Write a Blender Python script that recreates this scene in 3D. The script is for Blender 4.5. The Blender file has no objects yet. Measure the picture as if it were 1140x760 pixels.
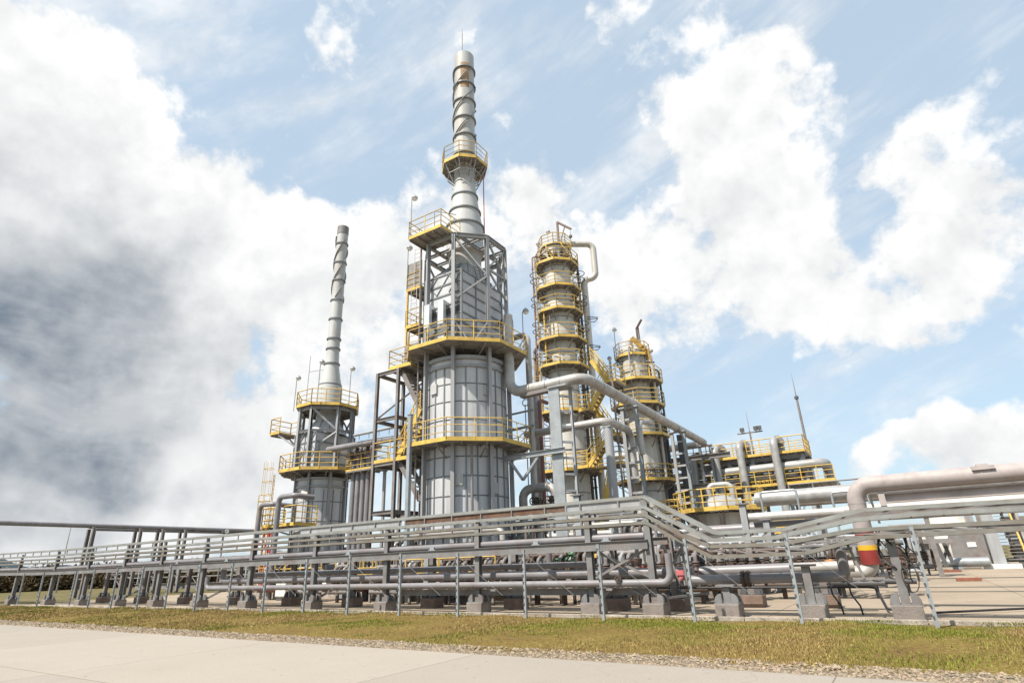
import bpy, math, random
import numpy as np
from math import sin, cos, tan, pi, radians, sqrt, atan2
random.seed(7)
RNG = np.random.default_rng(7)
scn = bpy.context.scene
COL = scn.collection

# ------------------------------------------------------------------ camera model (plant axes: x along the rack, y away from it)
F, PIT, ROLL, EYE, YAW = 637.5, radians(21.06), radians(2.05), 1.6, radians(32.4)

def ray(px, py):
    u, v = px-570, 380-py
    c, s = cos(-ROLL), sin(-ROLL)
    u, v = c*u-s*v, s*u+c*v
    x = u; y = F*cos(PIT)-v*sin(PIT); z = F*sin(PIT)+v*cos(PIT)
    c, s = cos(YAW), sin(YAW)
    return (x*c-y*s, x*s+y*c, z)
def onV(px, py, V):
    d = ray(px, py); t = V/d[1]; return (d[0]*t, V, EYE+d[2]*t)
def onU(px, py, U):
    d = ray(px, py); t = U/d[0]; return (U, d[1]*t, EYE+d[2]*t)
def onZ(px, py, Z):
    d = ray(px, py); t = (Z-EYE)/d[2]; return (d[0]*t, d[1]*t, Z)
def onD(px, py, D):
    d = ray(px, py); t = D/math.hypot(d[0], d[1]); return (d[0]*t, d[1]*t, EYE+d[2]*t)
def zat(px, py, x, y):          # height at which the line of sight passes over the plan point (x, y)
    return onD(px, py, math.hypot(x, y))[2]
def pixx(x, y, z):
    z -= EYE
    c, s = cos(YAW), sin(YAW)
    X = x*c+y*s; Y = -x*s+y*c
    Z = Y*cos(PIT)+z*sin(PIT); v = F*(-Y*sin(PIT)+z*cos(PIT))/Z; u = F*X/Z
    return 570+cos(ROLL)*u-sin(ROLL)*v

# ------------------------------------------------------------------ small vector helpers
def add(a, b): return (a[0]+b[0], a[1]+b[1], a[2]+b[2])
def sub(a, b): return (a[0]-b[0], a[1]-b[1], a[2]-b[2])
def mul(a, k): return (a[0]*k, a[1]*k, a[2]*k)
def dot(a, b): return a[0]*b[0]+a[1]*b[1]+a[2]*b[2]
def cross(a, b): return (a[1]*b[2]-a[2]*b[1], a[2]*b[0]-a[0]*b[2], a[0]*b[1]-a[1]*b[0])
def ln(a): return sqrt(dot(a, a))
def nrm(a):
    l = ln(a) or 1.0
    return (a[0]/l, a[1]/l, a[2]/l)
def lerp(a, b, t): return tuple(a[i]+(b[i]-a[i])*t for i in range(len(a)))

# ------------------------------------------------------------------ materials
MATS = {}
def mat(name, col, rough=0.55, metal=0.0, var=0.18, scale=2.5, dirt=None, dirt_amt=0.0, bump=0.0, streak=False, spec=0.5, dscale=1.3):
    m = bpy.data.materials.new(name); m.use_nodes = True
    nt = m.node_tree; N = nt.nodes; L = nt.links
    b = N['Principled BSDF']
    b.inputs['Roughness'].default_value = rough
    b.inputs['Metallic'].default_value = metal
    b.inputs['Specular IOR Level'].default_value = spec
    geo = N.new('ShaderNodeNewGeometry')
    mp = N.new('ShaderNodeMapping'); L.new(geo.outputs['Position'], mp.inputs['Vector'])
    if streak: mp.inputs['Scale'].default_value = (1, 1, 0.13)
    n1 = N.new('ShaderNodeTexNoise'); n1.inputs['Scale'].default_value = scale; n1.inputs['Detail'].default_value = 6
    n1.inputs['Roughness'].default_value = 0.65
    L.new(mp.outputs[0], n1.inputs['Vector'])
    mr = N.new('ShaderNodeMapRange')
    mr.inputs['From Min'].default_value = 0.3; mr.inputs['From Max'].default_value = 0.7
    mr.inputs['To Min'].default_value = 1-var; mr.inputs['To Max'].default_value = 1+var
    L.new(n1.outputs['Fac'], mr.inputs['Value'])
    mx = N.new('ShaderNodeMix'); mx.data_type = 'RGBA'; mx.blend_type = 'MULTIPLY'
    mx.inputs[0].default_value = 1.0
    mx.inputs[6].default_value = (*col, 1)
    L.new(mr.outputs[0], mx.inputs[7])
    out = mx.outputs[2]
    if dirt:
        n2 = N.new('ShaderNodeTexNoise'); n2.inputs['Scale'].default_value = dscale; n2.inputs['Detail'].default_value = 8
        n2.inputs['Roughness'].default_value = 0.75
        L.new(mp.outputs[0], n2.inputs['Vector'])
        r2 = N.new('ShaderNodeMapRange')
        r2.inputs['From Min'].default_value = 0.46; r2.inputs['From Max'].default_value = 0.70
        r2.inputs['To Min'].default_value = 0; r2.inputs['To Max'].default_value = dirt_amt
        L.new(n2.outputs['Fac'], r2.inputs['Value'])
        m2 = N.new('ShaderNodeMix'); m2.data_type = 'RGBA'
        L.new(r2.outputs[0], m2.inputs[0]); L.new(out, m2.inputs[6]); m2.inputs[7].default_value = (*dirt, 1)
        out = m2.outputs[2]
    L.new(out, b.inputs['Base Color'])
    rr = N.new('ShaderNodeMapRange'); rr.inputs['To Min'].default_value = max(0, rough-0.12); rr.inputs['To Max'].default_value = min(1, rough+0.12)
    L.new(n1.outputs['Fac'], rr.inputs['Value']); L.new(rr.outputs[0], b.inputs['Roughness'])
    if bump:
        bp = N.new('ShaderNodeBump'); bp.inputs['Strength'].default_value = bump; bp.inputs['Distance'].default_value = 0.05
        n3 = N.new('ShaderNodeTexNoise'); n3.inputs['Scale'].default_value = scale*6; n3.inputs['Detail'].default_value = 5
        L.new(geo.outputs['Position'], n3.inputs['Vector'])
        L.new(n3.outputs['Fac'], bp.inputs['Height']); L.new(bp.outputs[0], b.inputs['Normal'])
    MATS[name] = m
    return m

RUST = (0.13, 0.055, 0.025)
STEEL = mat('painted_grey_steel', (0.31, 0.32, 0.33), 0.5, 0.0, 0.16, 1.2, RUST, 0.35, streak=True)
STEELB = mat('brownish_grey_steel', (0.20, 0.19, 0.185), 0.6, 0.0, 0.2, 1.5, RUST, 0.55)
RACKST = mat('rack_steel', (0.185, 0.185, 0.185), 0.55, 0.0, 0.2, 1.4, RUST, 0.5)
PALEST = mat('pale_galvanised_steel', (0.30, 0.325, 0.34), 0.45, 0.2, 0.15, 2.0, (0.18, 0.17, 0.16), 0.4)
TRAY = mat('tray_steel', (0.25, 0.26, 0.25), 0.5, 0.1, 0.18, 1.6, (0.17, 0.12, 0.08), 0.5)
TRAYB = mat('tray_steel_brownish', (0.18, 0.175, 0.155), 0.55, 0.05, 0.2, 1.6, (0.15, 0.09, 0.05), 0.6)
SHELL = mat('furnace_panel_paint', (0.50, 0.51, 0.525), 0.5, 0.0, 0.12, 0.6, (0.24, 0.22, 0.20), 0.55, streak=True)
RIB = mat('rib_paint_with_gap_shade', (0.19, 0.20, 0.215), 0.55, 0.0, 0.1, 1)  # darker than the panels: shade of the panel gaps is in this grey
STACK = mat('stack_grey_paint', (0.44, 0.45, 0.445), 0.6, 0.0, 0.14, 0.7, (0.27, 0.19, 0.13), 0.6, streak=True, dscale=0.8)
DARKST = mat('dark_grey_steel', (0.085, 0.085, 0.088), 0.6, 0.0, 0.2, 1.5)
GRATE = mat('deck_grating_steel', (0.25, 0.24, 0.225), 0.65, 0.0, 0.25, 3, RUST, 0.5)
YELLOW = mat('yellow_rail_paint', (0.62, 0.42, 0.085), 0.55, 0.0, 0.2, 1.5, (0.34, 0.22, 0.09), 0.75)
COLUMN = mat('insulation_cladding', (0.52, 0.505, 0.465), 0.5, 0.10, 0.13, 0.7, (0.17, 0.15, 0.11), 0.5, streak=True)
SILVER = mat('silver_pipe_cladding', (0.42, 0.405, 0.385), 0.5, 0.2, 0.22, 1.1, (0.2, 0.165, 0.13), 0.7)
PIPE = mat('grey_pipe_paint', (0.21, 0.205, 0.215), 0.42, 0.0, 0.14, 1.2, RUST, 0.4)
PINK = mat('pinkish_pipe_paint', (0.36, 0.315, 0.30), 0.6, 0.0, 0.16, 1.2, (0.19, 0.155, 0.14), 0.55)
CLAD = mat('dull_grey_cladding', (0.33, 0.33, 0.325), 0.5, 0.15, 0.2, 1.1, (0.18, 0.16, 0.14), 0.6)
WHITEP = mat('white_pipe_cladding', (0.42, 0.40, 0.375), 0.45, 0.15, 0.18, 1.0, (0.25, 0.22, 0.18), 0.4)
REDP = mat('red_band_paint', (0.25, 0.03, 0.025), 0.55, 0, 0.25, 2, (0.12, 0.03, 0.02), 0.5)
REDBR = mat('red_oxide_pipe_paint', (0.17, 0.065, 0.055), 0.6, 0, 0.2, 1.5)
YBAND = mat('yellow_band_paint', (0.62, 0.36, 0.02), 0.5, 0, 0.12, 2)
RUSTM = mat('rusty_cable_cover', (0.105, 0.052, 0.032), 0.8, 0, 0.35, 2.5, (0.24, 0.2, 0.16), 0.5)
CONC = mat('footing_concrete', (0.215, 0.185, 0.165), 0.9, 0, 0.22, 3.5, (0.13, 0.11, 0.095), 0.5, bump=0.3)
CONCB = mat('footing_concrete_shaded', (0.20, 0.14, 0.11), 0.9, 0, 0.25, 3.5, (0.1, 0.07, 0.05), 0.5, bump=0.3)  # browner copy of the footing concrete, rear-row shade put into its colour
VALVE = mat('dark_valve_iron', (0.075, 0.055, 0.045), 0.6, 0.2, 0.3, 4, RUST, 0.5)
GREENV = mat('green_handwheel_paint', (0.03, 0.12, 0.04), 0.5, 0, 0.2, 3)
REDV = mat('red_handwheel_paint', (0.45, 0.04, 0.03), 0.5, 0, 0.2, 3)
ORANGE = mat('orange_actuator_paint', (0.42, 0.19, 0.06), 0.5, 0, 0.2, 3)
BLUE = mat('blue_motor_paint', (0.05, 0.12, 0.25), 0.5, 0, 0.2, 3)
WHITE = mat('white_enamel', (0.7, 0.7, 0.68), 0.45, 0, 0.08, 2, (0.35, 0.32, 0.28), 0.3)
BLACK = mat('black_rubber_cable', (0.02, 0.02, 0.02), 0.6, 0, 0.2, 3)
GLASS = mat('lamp_glass', (0.75, 0.76, 0.74), 0.15, 0, 0.05, 2)
STONE = mat('low_stone_kerb', (0.36, 0.32, 0.27), 0.9, 0, 0.3, 4, (0.15, 0.12, 0.1), 0.6, bump=0.4)
BRICKM = mat('loose_brick', (0.23, 0.09, 0.055), 0.85, 0, 0.25, 5)
BARK = mat('bush_wood', (0.10, 0.075, 0.05), 0.9, 0, 0.3, 4)

# ------------------------------------------------------------------ mesh builder
class MB:
    def __init__(s): s.v = []; s.f = []; s.s = []; s.g = []; s.gid = 0; s.hold = 0
    def add(s, vs, fs, smooth=False):
        if not s.hold: s.gid += 1
        o = len(s.v); s.v += [tuple(p) for p in vs]
        for f in fs: s.f.append(tuple(i+o for i in f)); s.s.append(smooth); s.g.append(s.gid)
        return s
    def start(s): s.gid += 1; s.hold += 1; return s      # everything until stop() is one piece
    def stop(s): s.hold -= 1; return s
    def bar(s, p, q, w, h=None, up=(0, 0, 1)):
        h = h or w
        d = nrm(sub(q, p))
        if abs(dot(d, nrm(up))) > 0.98: up = (0, 1, 0)
        x = nrm(cross(d, up)); y = cross(x, d)
        vs = []
        for c in (p, q):
            for a, b in ((-1, -1), (1, -1), (1, 1), (-1, 1)):
                vs.append(add(c, add(mul(x, a*w/2), mul(y, b*h/2))))
        return s.add(vs, [(0, 3, 2, 1), (4, 5, 6, 7), (0, 1, 5, 4), (1, 2, 6, 5), (2, 3, 7, 6), (3, 0, 4, 7)])
    def box(s, c, sx, sy, sz, rz=0):
        ca, sa = cos(rz), sin(rz); vs = []
        for z in (-.5, .5):
            for a, b in ((-.5, -.5), (.5, -.5), (.5, .5), (-.5, .5)):
                vs.append((c[0]+ca*a*sx-sa*b*sy, c[1]+sa*a*sx+ca*b*sy, c[2]+z*sz))
        return s.add(vs, [(0, 3, 2, 1), (4, 5, 6, 7), (0, 1, 5, 4), (1, 2, 6, 5), (2, 3, 7, 6), (3, 0, 4, 7)])
    def ibeam(s, p, q, w, h, t=0.02, up=(0, 0, 1)):
        d = nrm(sub(q, p))
        if abs(dot(d, nrm(up))) > 0.98: up = (0, 1, 0)
        x = nrm(cross(d, up)); y = cross(x, d)
        if not s.hold: s.gid += 1
        s.hold += 1
        for k in (-1, 1):
            o = mul(y, k*(h/2-t/2)); s.bar(add(p, o), add(q, o), w, t, up)
        s.bar(p, q, t, h-2*t-0.001, up); s.hold -= 1
        return s
    def channel(s, p, q, h, w=0.05, t=0.008):      # C profile, web towards the camera side (-y)
        d = nrm(sub(q, p)); x = (0, 1, 0)
        y = nrm(cross(d, x)); y = y if y[2] > 0 else mul(y, -1)
        s.bar(p, q, t, h, (0, 0, 1))
        for k in (-1, 1):
            o = add(mul(y, k*(h/2-t/2)), (0, w/2+t/2, 0)); s.bar(add(p, o), add(q, o), w, t)
        return s
    def tube(s, pts, r, n=10, caps=True, closed=False, r1=None):
        P = [tuple(p) for p in pts]; m = len(P)
        T = []
        for i in range(m):
            if closed: a = nrm(sub(P[i], P[i-1])); b = nrm(sub(P[(i+1) % m], P[i]))
            else:
                a = nrm(sub(P[i], P[i-1])) if i else nrm(sub(P[1], P[0]))
                b = nrm(sub(P[i+1], P[i])) if i < m-1 else a
            T.append(nrm(add(a, b)))
        up = (0, 0, 1) if abs(T[0][2]) < 0.95 else (0, 1, 0)
        x = nrm(cross(T[0], up)); vs = []
        for i in range(m):
            x = nrm(sub(x, mul(T[i], dot(x, T[i])))); y = cross(T[i], x)
            k = 1.0
            if 0 < i < m-1:
                c = dot(nrm(sub(P[i], P[i-1])), T[i]); k = 1/max(c, 0.5)
            rr = r if r1 is None else r+(r1-r)*i/(m-1)
            for j in range(n):
                a = 2*pi*j/n
                vs.append(add(P[i], add(mul(x, cos(a)*rr*(k if k < 1.05 else 1)), mul(y, sin(a)*rr*(k if k < 1.05 else 1)))))
        fs = []
        for i in range(m if closed else m-1):
            a = i*n; b = ((i+1) % m)*n
            for j in range(n):
                k = (j+1) % n
                fs.append((a+j, a+k, b+k, b+j))
        s.add(vs, fs, True)
        if caps and not closed:
            o = len(s.v)-m*n
            s.f.append(tuple(o+j for j in reversed(range(n)))); s.s.append(False); s.g.append(s.gid)
            s.f.append(tuple(o+(m-1)*n+j for j in range(n))); s.s.append(False); s.g.append(s.gid)
        return s
    def pipe(s, pts, r, bend=None, n=14, seg=6, caps=True):
        bend = bend or r*2.6
        P = [tuple(pts[0])]
        for i in range(1, len(pts)-1):
            a, b, c = pts[i-1], pts[i], pts[i+1]
            d1, d2 = nrm(sub(a, b)), nrm(sub(c, b))
            ang = math.acos(max(-1, min(1, dot(d1, d2))))
            if ang > 3.05: P.append(tuple(b)); continue
            l = min(bend/tan(ang/2), ln(sub(a, b))*0.49, ln(sub(c, b))*0.49)
            rad = l*tan(ang/2)
            ce = add(b, mul(nrm(add(d1, d2)), rad/sin(ang/2)))
            s1 = sub(add(b, mul(d1, l)), ce); s2 = sub(add(b, mul(d2, l)), ce)
            tot = pi-ang
            for k in range(seg+1):
                t = k/seg
                w = add(mul(s1, sin((1-t)*tot)/sin(tot)), mul(s2, sin(t*tot)/sin(tot)))
                P.append(add(ce, w))
        P.append(tuple(pts[-1]))
        return s.tube(P, r, n, caps)
    def cyl(s, p, q, r, n=16, r1=None): return s.tube([p, q], r, n, True, False, r1)
    def lathe(s, c, prof, n=32, a0=0.0, a1=2*pi, smooth=True):
        full = abs(a1-a0-2*pi) < 1e-6; k = n if full else n+1
        vs = []
        for r, z in prof:
            for j in range(k):
                a = a0+(a1-a0)*j/n; vs.append((c[0]+r*cos(a), c[1]+r*sin(a), c[2]+z))
        fs = []
        for i in range(len(prof)-1):
            for j in range(n):
                j2 = (j+1) % k
                fs.append((i*k+j, i*k+j2, (i+1)*k+j2, (i+1)*k+j))
        s.add(vs, fs, smooth)
        return s
    def ring(s, c, R, r, n=40, m=6, nor=(0, 0, 1), a0=0, a1=2*pi):
        z = nrm(nor); x = nrm(cross(z, (0, 1, 0) if abs(z[1]) < .9 else (1, 0, 0))); y = cross(z, x)
        full = abs(a1-a0-2*pi) < 1e-6
        k = n if full else n+1
        pts = [add(c, add(mul(x, R*cos(a0+(a1-a0)*i/n)), mul(y, R*sin(a0+(a1-a0)*i/n)))) for i in range(k)]
        return s.tube(pts, r, m, True, full)
    def flatring(s, c, ri, ro, z0, z1, n=40):
        return s.lathe(c, [(ri, z0), (ro, z0), (ro, z1), (ri, z1), (ri, z0)], n, smooth=True)
    def prism(s, poly, z0, z1):
        n = len(poly)
        vs = [(p[0], p[1], z0) for p in poly]+[(p[0], p[1], z1) for p in poly]
        fs = [tuple(reversed(range(n))), tuple(range(n, 2*n))]+[(i, (i+1) % n, n+(i+1) % n, n+i) for i in range(n)]
        return s.add(vs, fs)
    def dome(s, c, r, h, n=24, m=6, down=False):
        k = -1 if down else 1
        return s.lathe(c, [(r*cos(pi/2*i/m)+1e-4, k*h*sin(pi/2*i/m)) for i in range(m+1)], n)
    def ribbon_helix(s, pts, cx, cy, w, h):
        vs = []; n = len(pts)
        for p in pts:
            d = nrm((p[0]-cx, p[1]-cy, 0))
            for a, b in ((-w/2, -h/2), (w/2, -h/2), (w/2, h/2), (-w/2, h/2)): vs.append((p[0]+d[0]*a, p[1]+d[1]*a, p[2]+b))
        fs = [(i*4+k, i*4+(k+1) % 4, i*4+4+(k+1) % 4, i*4+4+k) for i in range(n-1) for k in range(4)]+[(3, 2, 1, 0), tuple(n*4-4+k for k in range(4))]
        return s.add(vs, fs)
    def build_parts(s, name, material, parent):
        out = []
        for g in sorted(set(s.g)):
            q = MB(); idx = {}
            for f, sm, gg in zip(s.f, s.s, s.g):
                if gg != g: continue
                for i in f:
                    if i not in idx: idx[i] = len(q.v); q.v.append(s.v[i])
                q.f.append(tuple(idx[i] for i in f)); q.s.append(sm)
            out.append(q.build(name, material, parent))
        return out
    def build(s, name, material, parent=None, bevel=0):
        me = bpy.data.meshes.new(name)
        off = (0, 0, 0)
        p = parent
        while p is not None:
            off = add(off, tuple(p.location)); p = p.parent
        vs = [sub(q, off) for q in s.v] if parent is not None else s.v
        me.from_pydata(vs, [], s.f)
        me.polygons.foreach_set('use_smooth', s.s)
        try: me.set_sharp_from_angle(angle=radians(38))
        except Exception: pass
        me.materials.append(material)
        me.update()
        o = bpy.data.objects.new(name, me); COL.objects.link(o)
        if parent is not None: o.parent = parent
        if bevel:
            b = o.modifiers.new('edge', 'BEVEL'); b.width = bevel; b.segments = 2; b.limit_method = 'ANGLE'
        return o

def empty(name, loc, label, cat, group=None):
    o = bpy.data.objects.new(name, None); COL.objects.link(o)
    o.location = loc; o.empty_display_size = 0.3
    o['label'] = label; o['category'] = cat
    if group: o['group'] = group
    return o
def tag(o, label, cat, group=None):
    o['label'] = label; o['category'] = cat
    if group: o['group'] = group
    return o
def struct(o, kind='structure'): o['kind'] = kind; return o
def copy_tree(o, parent=None):
    c = o.copy(); COL.objects.link(c); c.parent = parent
    for ch in list(o.children): copy_tree(ch, c)
    return c
ORD = ['zeroth', 'first', 'second', 'third', 'fourth', 'fifth', 'sixth', 'seventh', 'eighth', 'ninth', 'tenth', 'eleventh', 'twelfth', 'thirteenth',
       'fourteenth', 'fifteenth', 'sixteenth', 'seventeenth', 'eighteenth', 'nineteenth', 'twentieth', 'twenty-first']

# ------------------------------------------------------------------ reusable pieces
def octo(cx, cy, a, c):
    b = a-c
    return [(cx+x, cy+y) for x, y in ((b, -a), (a, -b), (a, b), (b, a), (-b, a), (-a, b), (-a, -b), (-b, -a))]
def poly_ray(poly, cx, cy, ang):
    d = (cos(ang), sin(ang)); best = 1e9
    n = len(poly)
    for i in range(n):
        p, q = poly[i], poly[(i+1) % n]
        ex, ey = q[0]-p[0], q[1]-p[1]
        den = d[0]*ey-d[1]*ex
        if abs(den) < 1e-9: continue
        t = ((p[0]-cx)*ey-(p[1]-cy)*ex)/den
        u = ((p[0]-cx)*d[1]-(p[1]-cy)*d[0])/den
        if t > 1e-6 and -1e-6 <= u <= 1+1e-6: best = min(best, t)
    return best
def rail_mb(line, z, h=1.1, r=0.024, step=1.25, closed=False, mids=2, toe=True):
    m = MB()
    pts = list(line)+([line[0]] if closed else [])
    for a, b in zip(pts[:-1], pts[1:]):
        za = a[2] if len(a) > 2 else z; zb = b[2] if len(b) > 2 else z
        A = (a[0], a[1], za); B = (b[0], b[1], zb)
        L = ln(sub(B, A)); k = max(1, round(L/step))
        for i in range(k+1):
            p = lerp(A, B, i/k); m.tube([p, add(p, (0, 0, h))], r, 5)
        for q in range(mids+1):
            zz = h*(q+1)/(mids+1)
            m.tube([add(A, (0, 0, zz)), add(B, (0, 0, zz))], r if q == mids else r*0.75, 5)
        if toe: m.bar(add(A, (0, 0, 0.06)), add(B, (0, 0, 0.06)), 0.012, 0.13)
    return m
def platform(root, cx, cy, poly, z, rin, h=1.1, rail=None, closed=True, fascia=0.085, drop=0.7, thick=0.05, r=0.029, step=1.25, label=None):
    """octagonal or round gallery round a shell: deck with joists (grey), fascia and railing (yellow)"""
    n = 64; m = MB()
    angs = [2*pi*i/n for i in range(n)]
    angs = sorted(set([round(a, 5) for a in angs]+[round(atan2(p[1]-cy, p[0]-cx) % (2*pi), 5) for p in poly]))
    n = len(angs); vs = []
    for a in angs:
        ro = poly_ray(poly, cx, cy, a)*0.995
        for rr, zz in ((rin, z-thick), (ro, z-thick), (ro, z), (rin, z)):
            vs.append((cx+rr*cos(a), cy+rr*sin(a), zz))
    fs = []
    for i in range(n):
        j = (i+1) % n
        for k in range(4): fs.append((i*4+k, i*4+(k+1) % 4, j*4+(k+1) % 4, j*4+k))
    m.add(vs, fs)
    for i in range(16):                                   # joists and raking brackets below the deck
        a = 2*pi*(i+.5)/16; ro = poly_ray(poly, cx, cy, a)
        p = (cx+rin*cos(a), cy+rin*sin(a), z-thick-0.06); q = (cx+ro*0.97*cos(a), cy+ro*0.97*sin(a), z-thick-0.06)
        m.bar(p, q, 0.05, 0.118)
        if i % 2 == 0 and drop: m.bar((p[0], p[1], z-drop), add(q, (0, 0, -0.06)), 0.06, 0.06)
    mid = [lerp(p, (cx, cy), 0.32) for p in poly]
    for p, q in zip(mid, mid[1:]+mid[:1]): m.bar((p[0], p[1], z-thick-0.03), (q[0], q[1], z-thick-0.03), 0.05, 0.05)
    d = m.build('platform', GRATE, root)
    if label: d['label'] = label
    f = MB()
    line = rail or poly
    pp = poly+[poly[0]]
    for p, q in zip(pp[:-1], pp[1:]):
        f.bar((p[0], p[1], z-fascia/2+0.02), (q[0], q[1], z-fascia/2+0.02), 0.03, fascia)
    f.build('fascia', YELLOW, d)
    rail_mb(line, z+0.02, h, r, step, closed and rail is None).build('railing', YELLOW, d)
    return d
def deck(root, x0, x1, y0, y1, z, sides='NSEW', h=1.1, name='platform', r=0.03, step=1.2, fm=None):
    m = MB(); m.box(((x0+x1)/2, (y0+y1)/2, z-0.03), x1-x0, y1-y0, 0.06)
    k = max(2, int((x1-x0)/0.6))
    for i in range(k+1):
        x = x0+0.05+(x1-x0-0.1)*i/k; m.bar((x, y0+0.04, z-0.12), (x, y1-0.04, z-0.12), 0.06, 0.118)
    d = m.build(name, GRATE, root)
    f = MB(); rl = []
    S = {'S': ((x0, y0), (x1, y0)), 'E': ((x1, y0), (x1, y1)), 'N': ((x1, y1), (x0, y1)), 'W': ((x0, y1), (x0, y0))}
    rm = MB()
    for k in 'SENW':
        p, q = S[k]
        f.bar((p[0], p[1], z-0.03), (q[0], q[1], z-0.03), 0.03, 0.10)
        if k in sides:
            g = rail_mb([p, q], z, h, r, step); rm.add(g.v, g.f, True)
    f.build('fascia', fm or YELLOW, d)
    if rm.v: rm.build('railing', YELLOW, d)
    return d
def ladder(root, x, y, z0, z1, nx, ny, cage=True, mat_l=YELLOW, r=0.022):
    tx, ty = -ny, nx; m = MB()
    for k in (-.22, .22): m.tube([(x+tx*k, y+ty*k, z0), (x+tx*k, y+ty*k, z1)], r, 5)
    z = z0+0.2
    while z < z1: m.tube([(x-tx*.22, y-ty*.22, z), (x+tx*.22, y+ty*.22, z)], r*0.7, 4); z += 0.3
    l = m.build('ladder', mat_l, root)
    if cage and z1-z0 > 3:
        c = MB(); a0 = atan2(ny, nx); z = z0+2.2
        hoop = lambda t: (x+nx*0.38+0.38*cos(a0+t), y+ny*0.38+0.38*sin(a0+t))
        T = [-2.6+5.2*i/10 for i in range(11)]
        while z <= z1+0.9:
            c.tube([(*hoop(t), z) for t in T], r*0.8, 4); z += 0.9
        for t in (-2, -1, 0, 1, 2): c.tube([(*hoop(t), z0+2.2), (*hoop(t), z1+0.9)], r*0.6, 4)
        c.build('safety_cage', mat_l, l)
    return l
def stair(root, p, q, side, w=0.8, string_mat=YELLOW, rail=True):
    """flight from p (bottom) to q (top); side = horizontal unit vector across the flight"""
    m = MB()
    for k in (0, 1):
        o = mul((side[0], side[1], 0), w*k)
        m.bar(add(p, o), add(q, o), 0.06, 0.28)
    st = m.build('stair_flight', string_mat, root)
    t = MB(); n = max(3, round(abs(q[2]-p[2])/0.24))
    for i in range(1, n):
        c = lerp(p, q, i/n); d = nrm((q[0]-p[0], q[1]-p[1], 0))
        a = add(c, mul((side[0], side[1], 0), 0.03)); b = add(c, mul((side[0], side[1], 0), w-0.03))
        t.bar(a, b, 0.24, 0.035)
    t.build('treads', GRATE, st)
    if rail:
        rm = MB()
        for k in (0, 1):
            o = mul((side[0], side[1], 0), w*k)
            g = rail_mb([add(p, o), add(q, o)], 0, 1.05, 0.036, 1.1, toe=False); rm.add(g.v, g.f, True)
        rm.build('railing', YELLOW, st)
    return st
def lamp_pole(root, x, y, z0, z1, dirx=-0.3, diry=-0.3):
    m = MB(); m.tube([(x, y, z0), (x, y, z1)], 0.03, 6)
    p = m.build('lamp_pole', STEEL, root)
    h = MB(); c = (x+dirx, y+diry, z1)
    h.tube([(x, y, z1), (x+dirx*.6, y+diry*.6, z1+0.05)], 0.025, 6)
    h.lathe((c[0], c[1], c[2]-0.1), [(0.17, 0), (0.2, 0.05), (0.17, 0.16), (0.06, 0.28), (0.001, 0.3)], 12)
    hd = h.build('lamp_head', STEEL, p)
    g = MB(); g.dome((c[0], c[1], c[2]-0.1), 0.165, 0.12, 12, 4, True); g.build('lamp_glass', GLASS, hd)
    return p
def wheel(mb, c, R, nor, r=0.018):
    mb.start()
    mb.ring(c, R, r, 14, 5, nor)
    z = nrm(nor); x = nrm(cross(z, (0, 0, 1) if abs(z[2]) < .9 else (1, 0, 0))); y = cross(z, x)
    for k in range(2):
        d = x if k else y
        mb.tube([add(c, mul(d, -R)), add(c, mul(d, R))], r*0.7, 4)
    mb.tube([c, sub(c, mul(z, 0.22))], r, 5)
    mb.stop()
def flange(mb, c, nor, R, t=0.05, n=14):
    z = nrm(nor); mb.cyl(sub(c, mul(z, t/2)), add(c, mul(z, t/2)), R, n)

# ================================================================== camera, light, sky
cam = bpy.data.cameras.new('camera'); cam_o = bpy.data.objects.new('camera', cam); COL.objects.link(cam_o)
cam.sensor_width = 36; cam.lens = F/1140*36; cam.clip_start = 0.1; cam.clip_end = 6000
from mathutils import Matrix
cam_o.matrix_world = Matrix.Translation((0, 0, EYE)) @ Matrix.Rotation(YAW, 4, 'Z') @ Matrix.Rotation(pi/2+PIT, 4, 'X') @ Matrix.Rotation(-ROLL, 4, 'Z')
scn.camera = cam_o
SUN_EL, SUN_AZ = radians(54), radians(252)     # azimuth of the direction to the sun, measured from +x towards +y
sd = (cos(SUN_EL)*cos(SUN_AZ), cos(SUN_EL)*sin(SUN_AZ), sin(SUN_EL))
sun = bpy.data.lights.new('sun', 'SUN'); sun.energy = 3.4; sun.angle = radians(0.9); sun.color = (1.0, 0.93, 0.83)
so = bpy.data.objects.new('sun', sun); COL.objects.link(so)
from mathutils import Vector
so.rotation_euler = Vector(sd).to_track_quat('Z', 'Y').to_euler()

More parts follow.
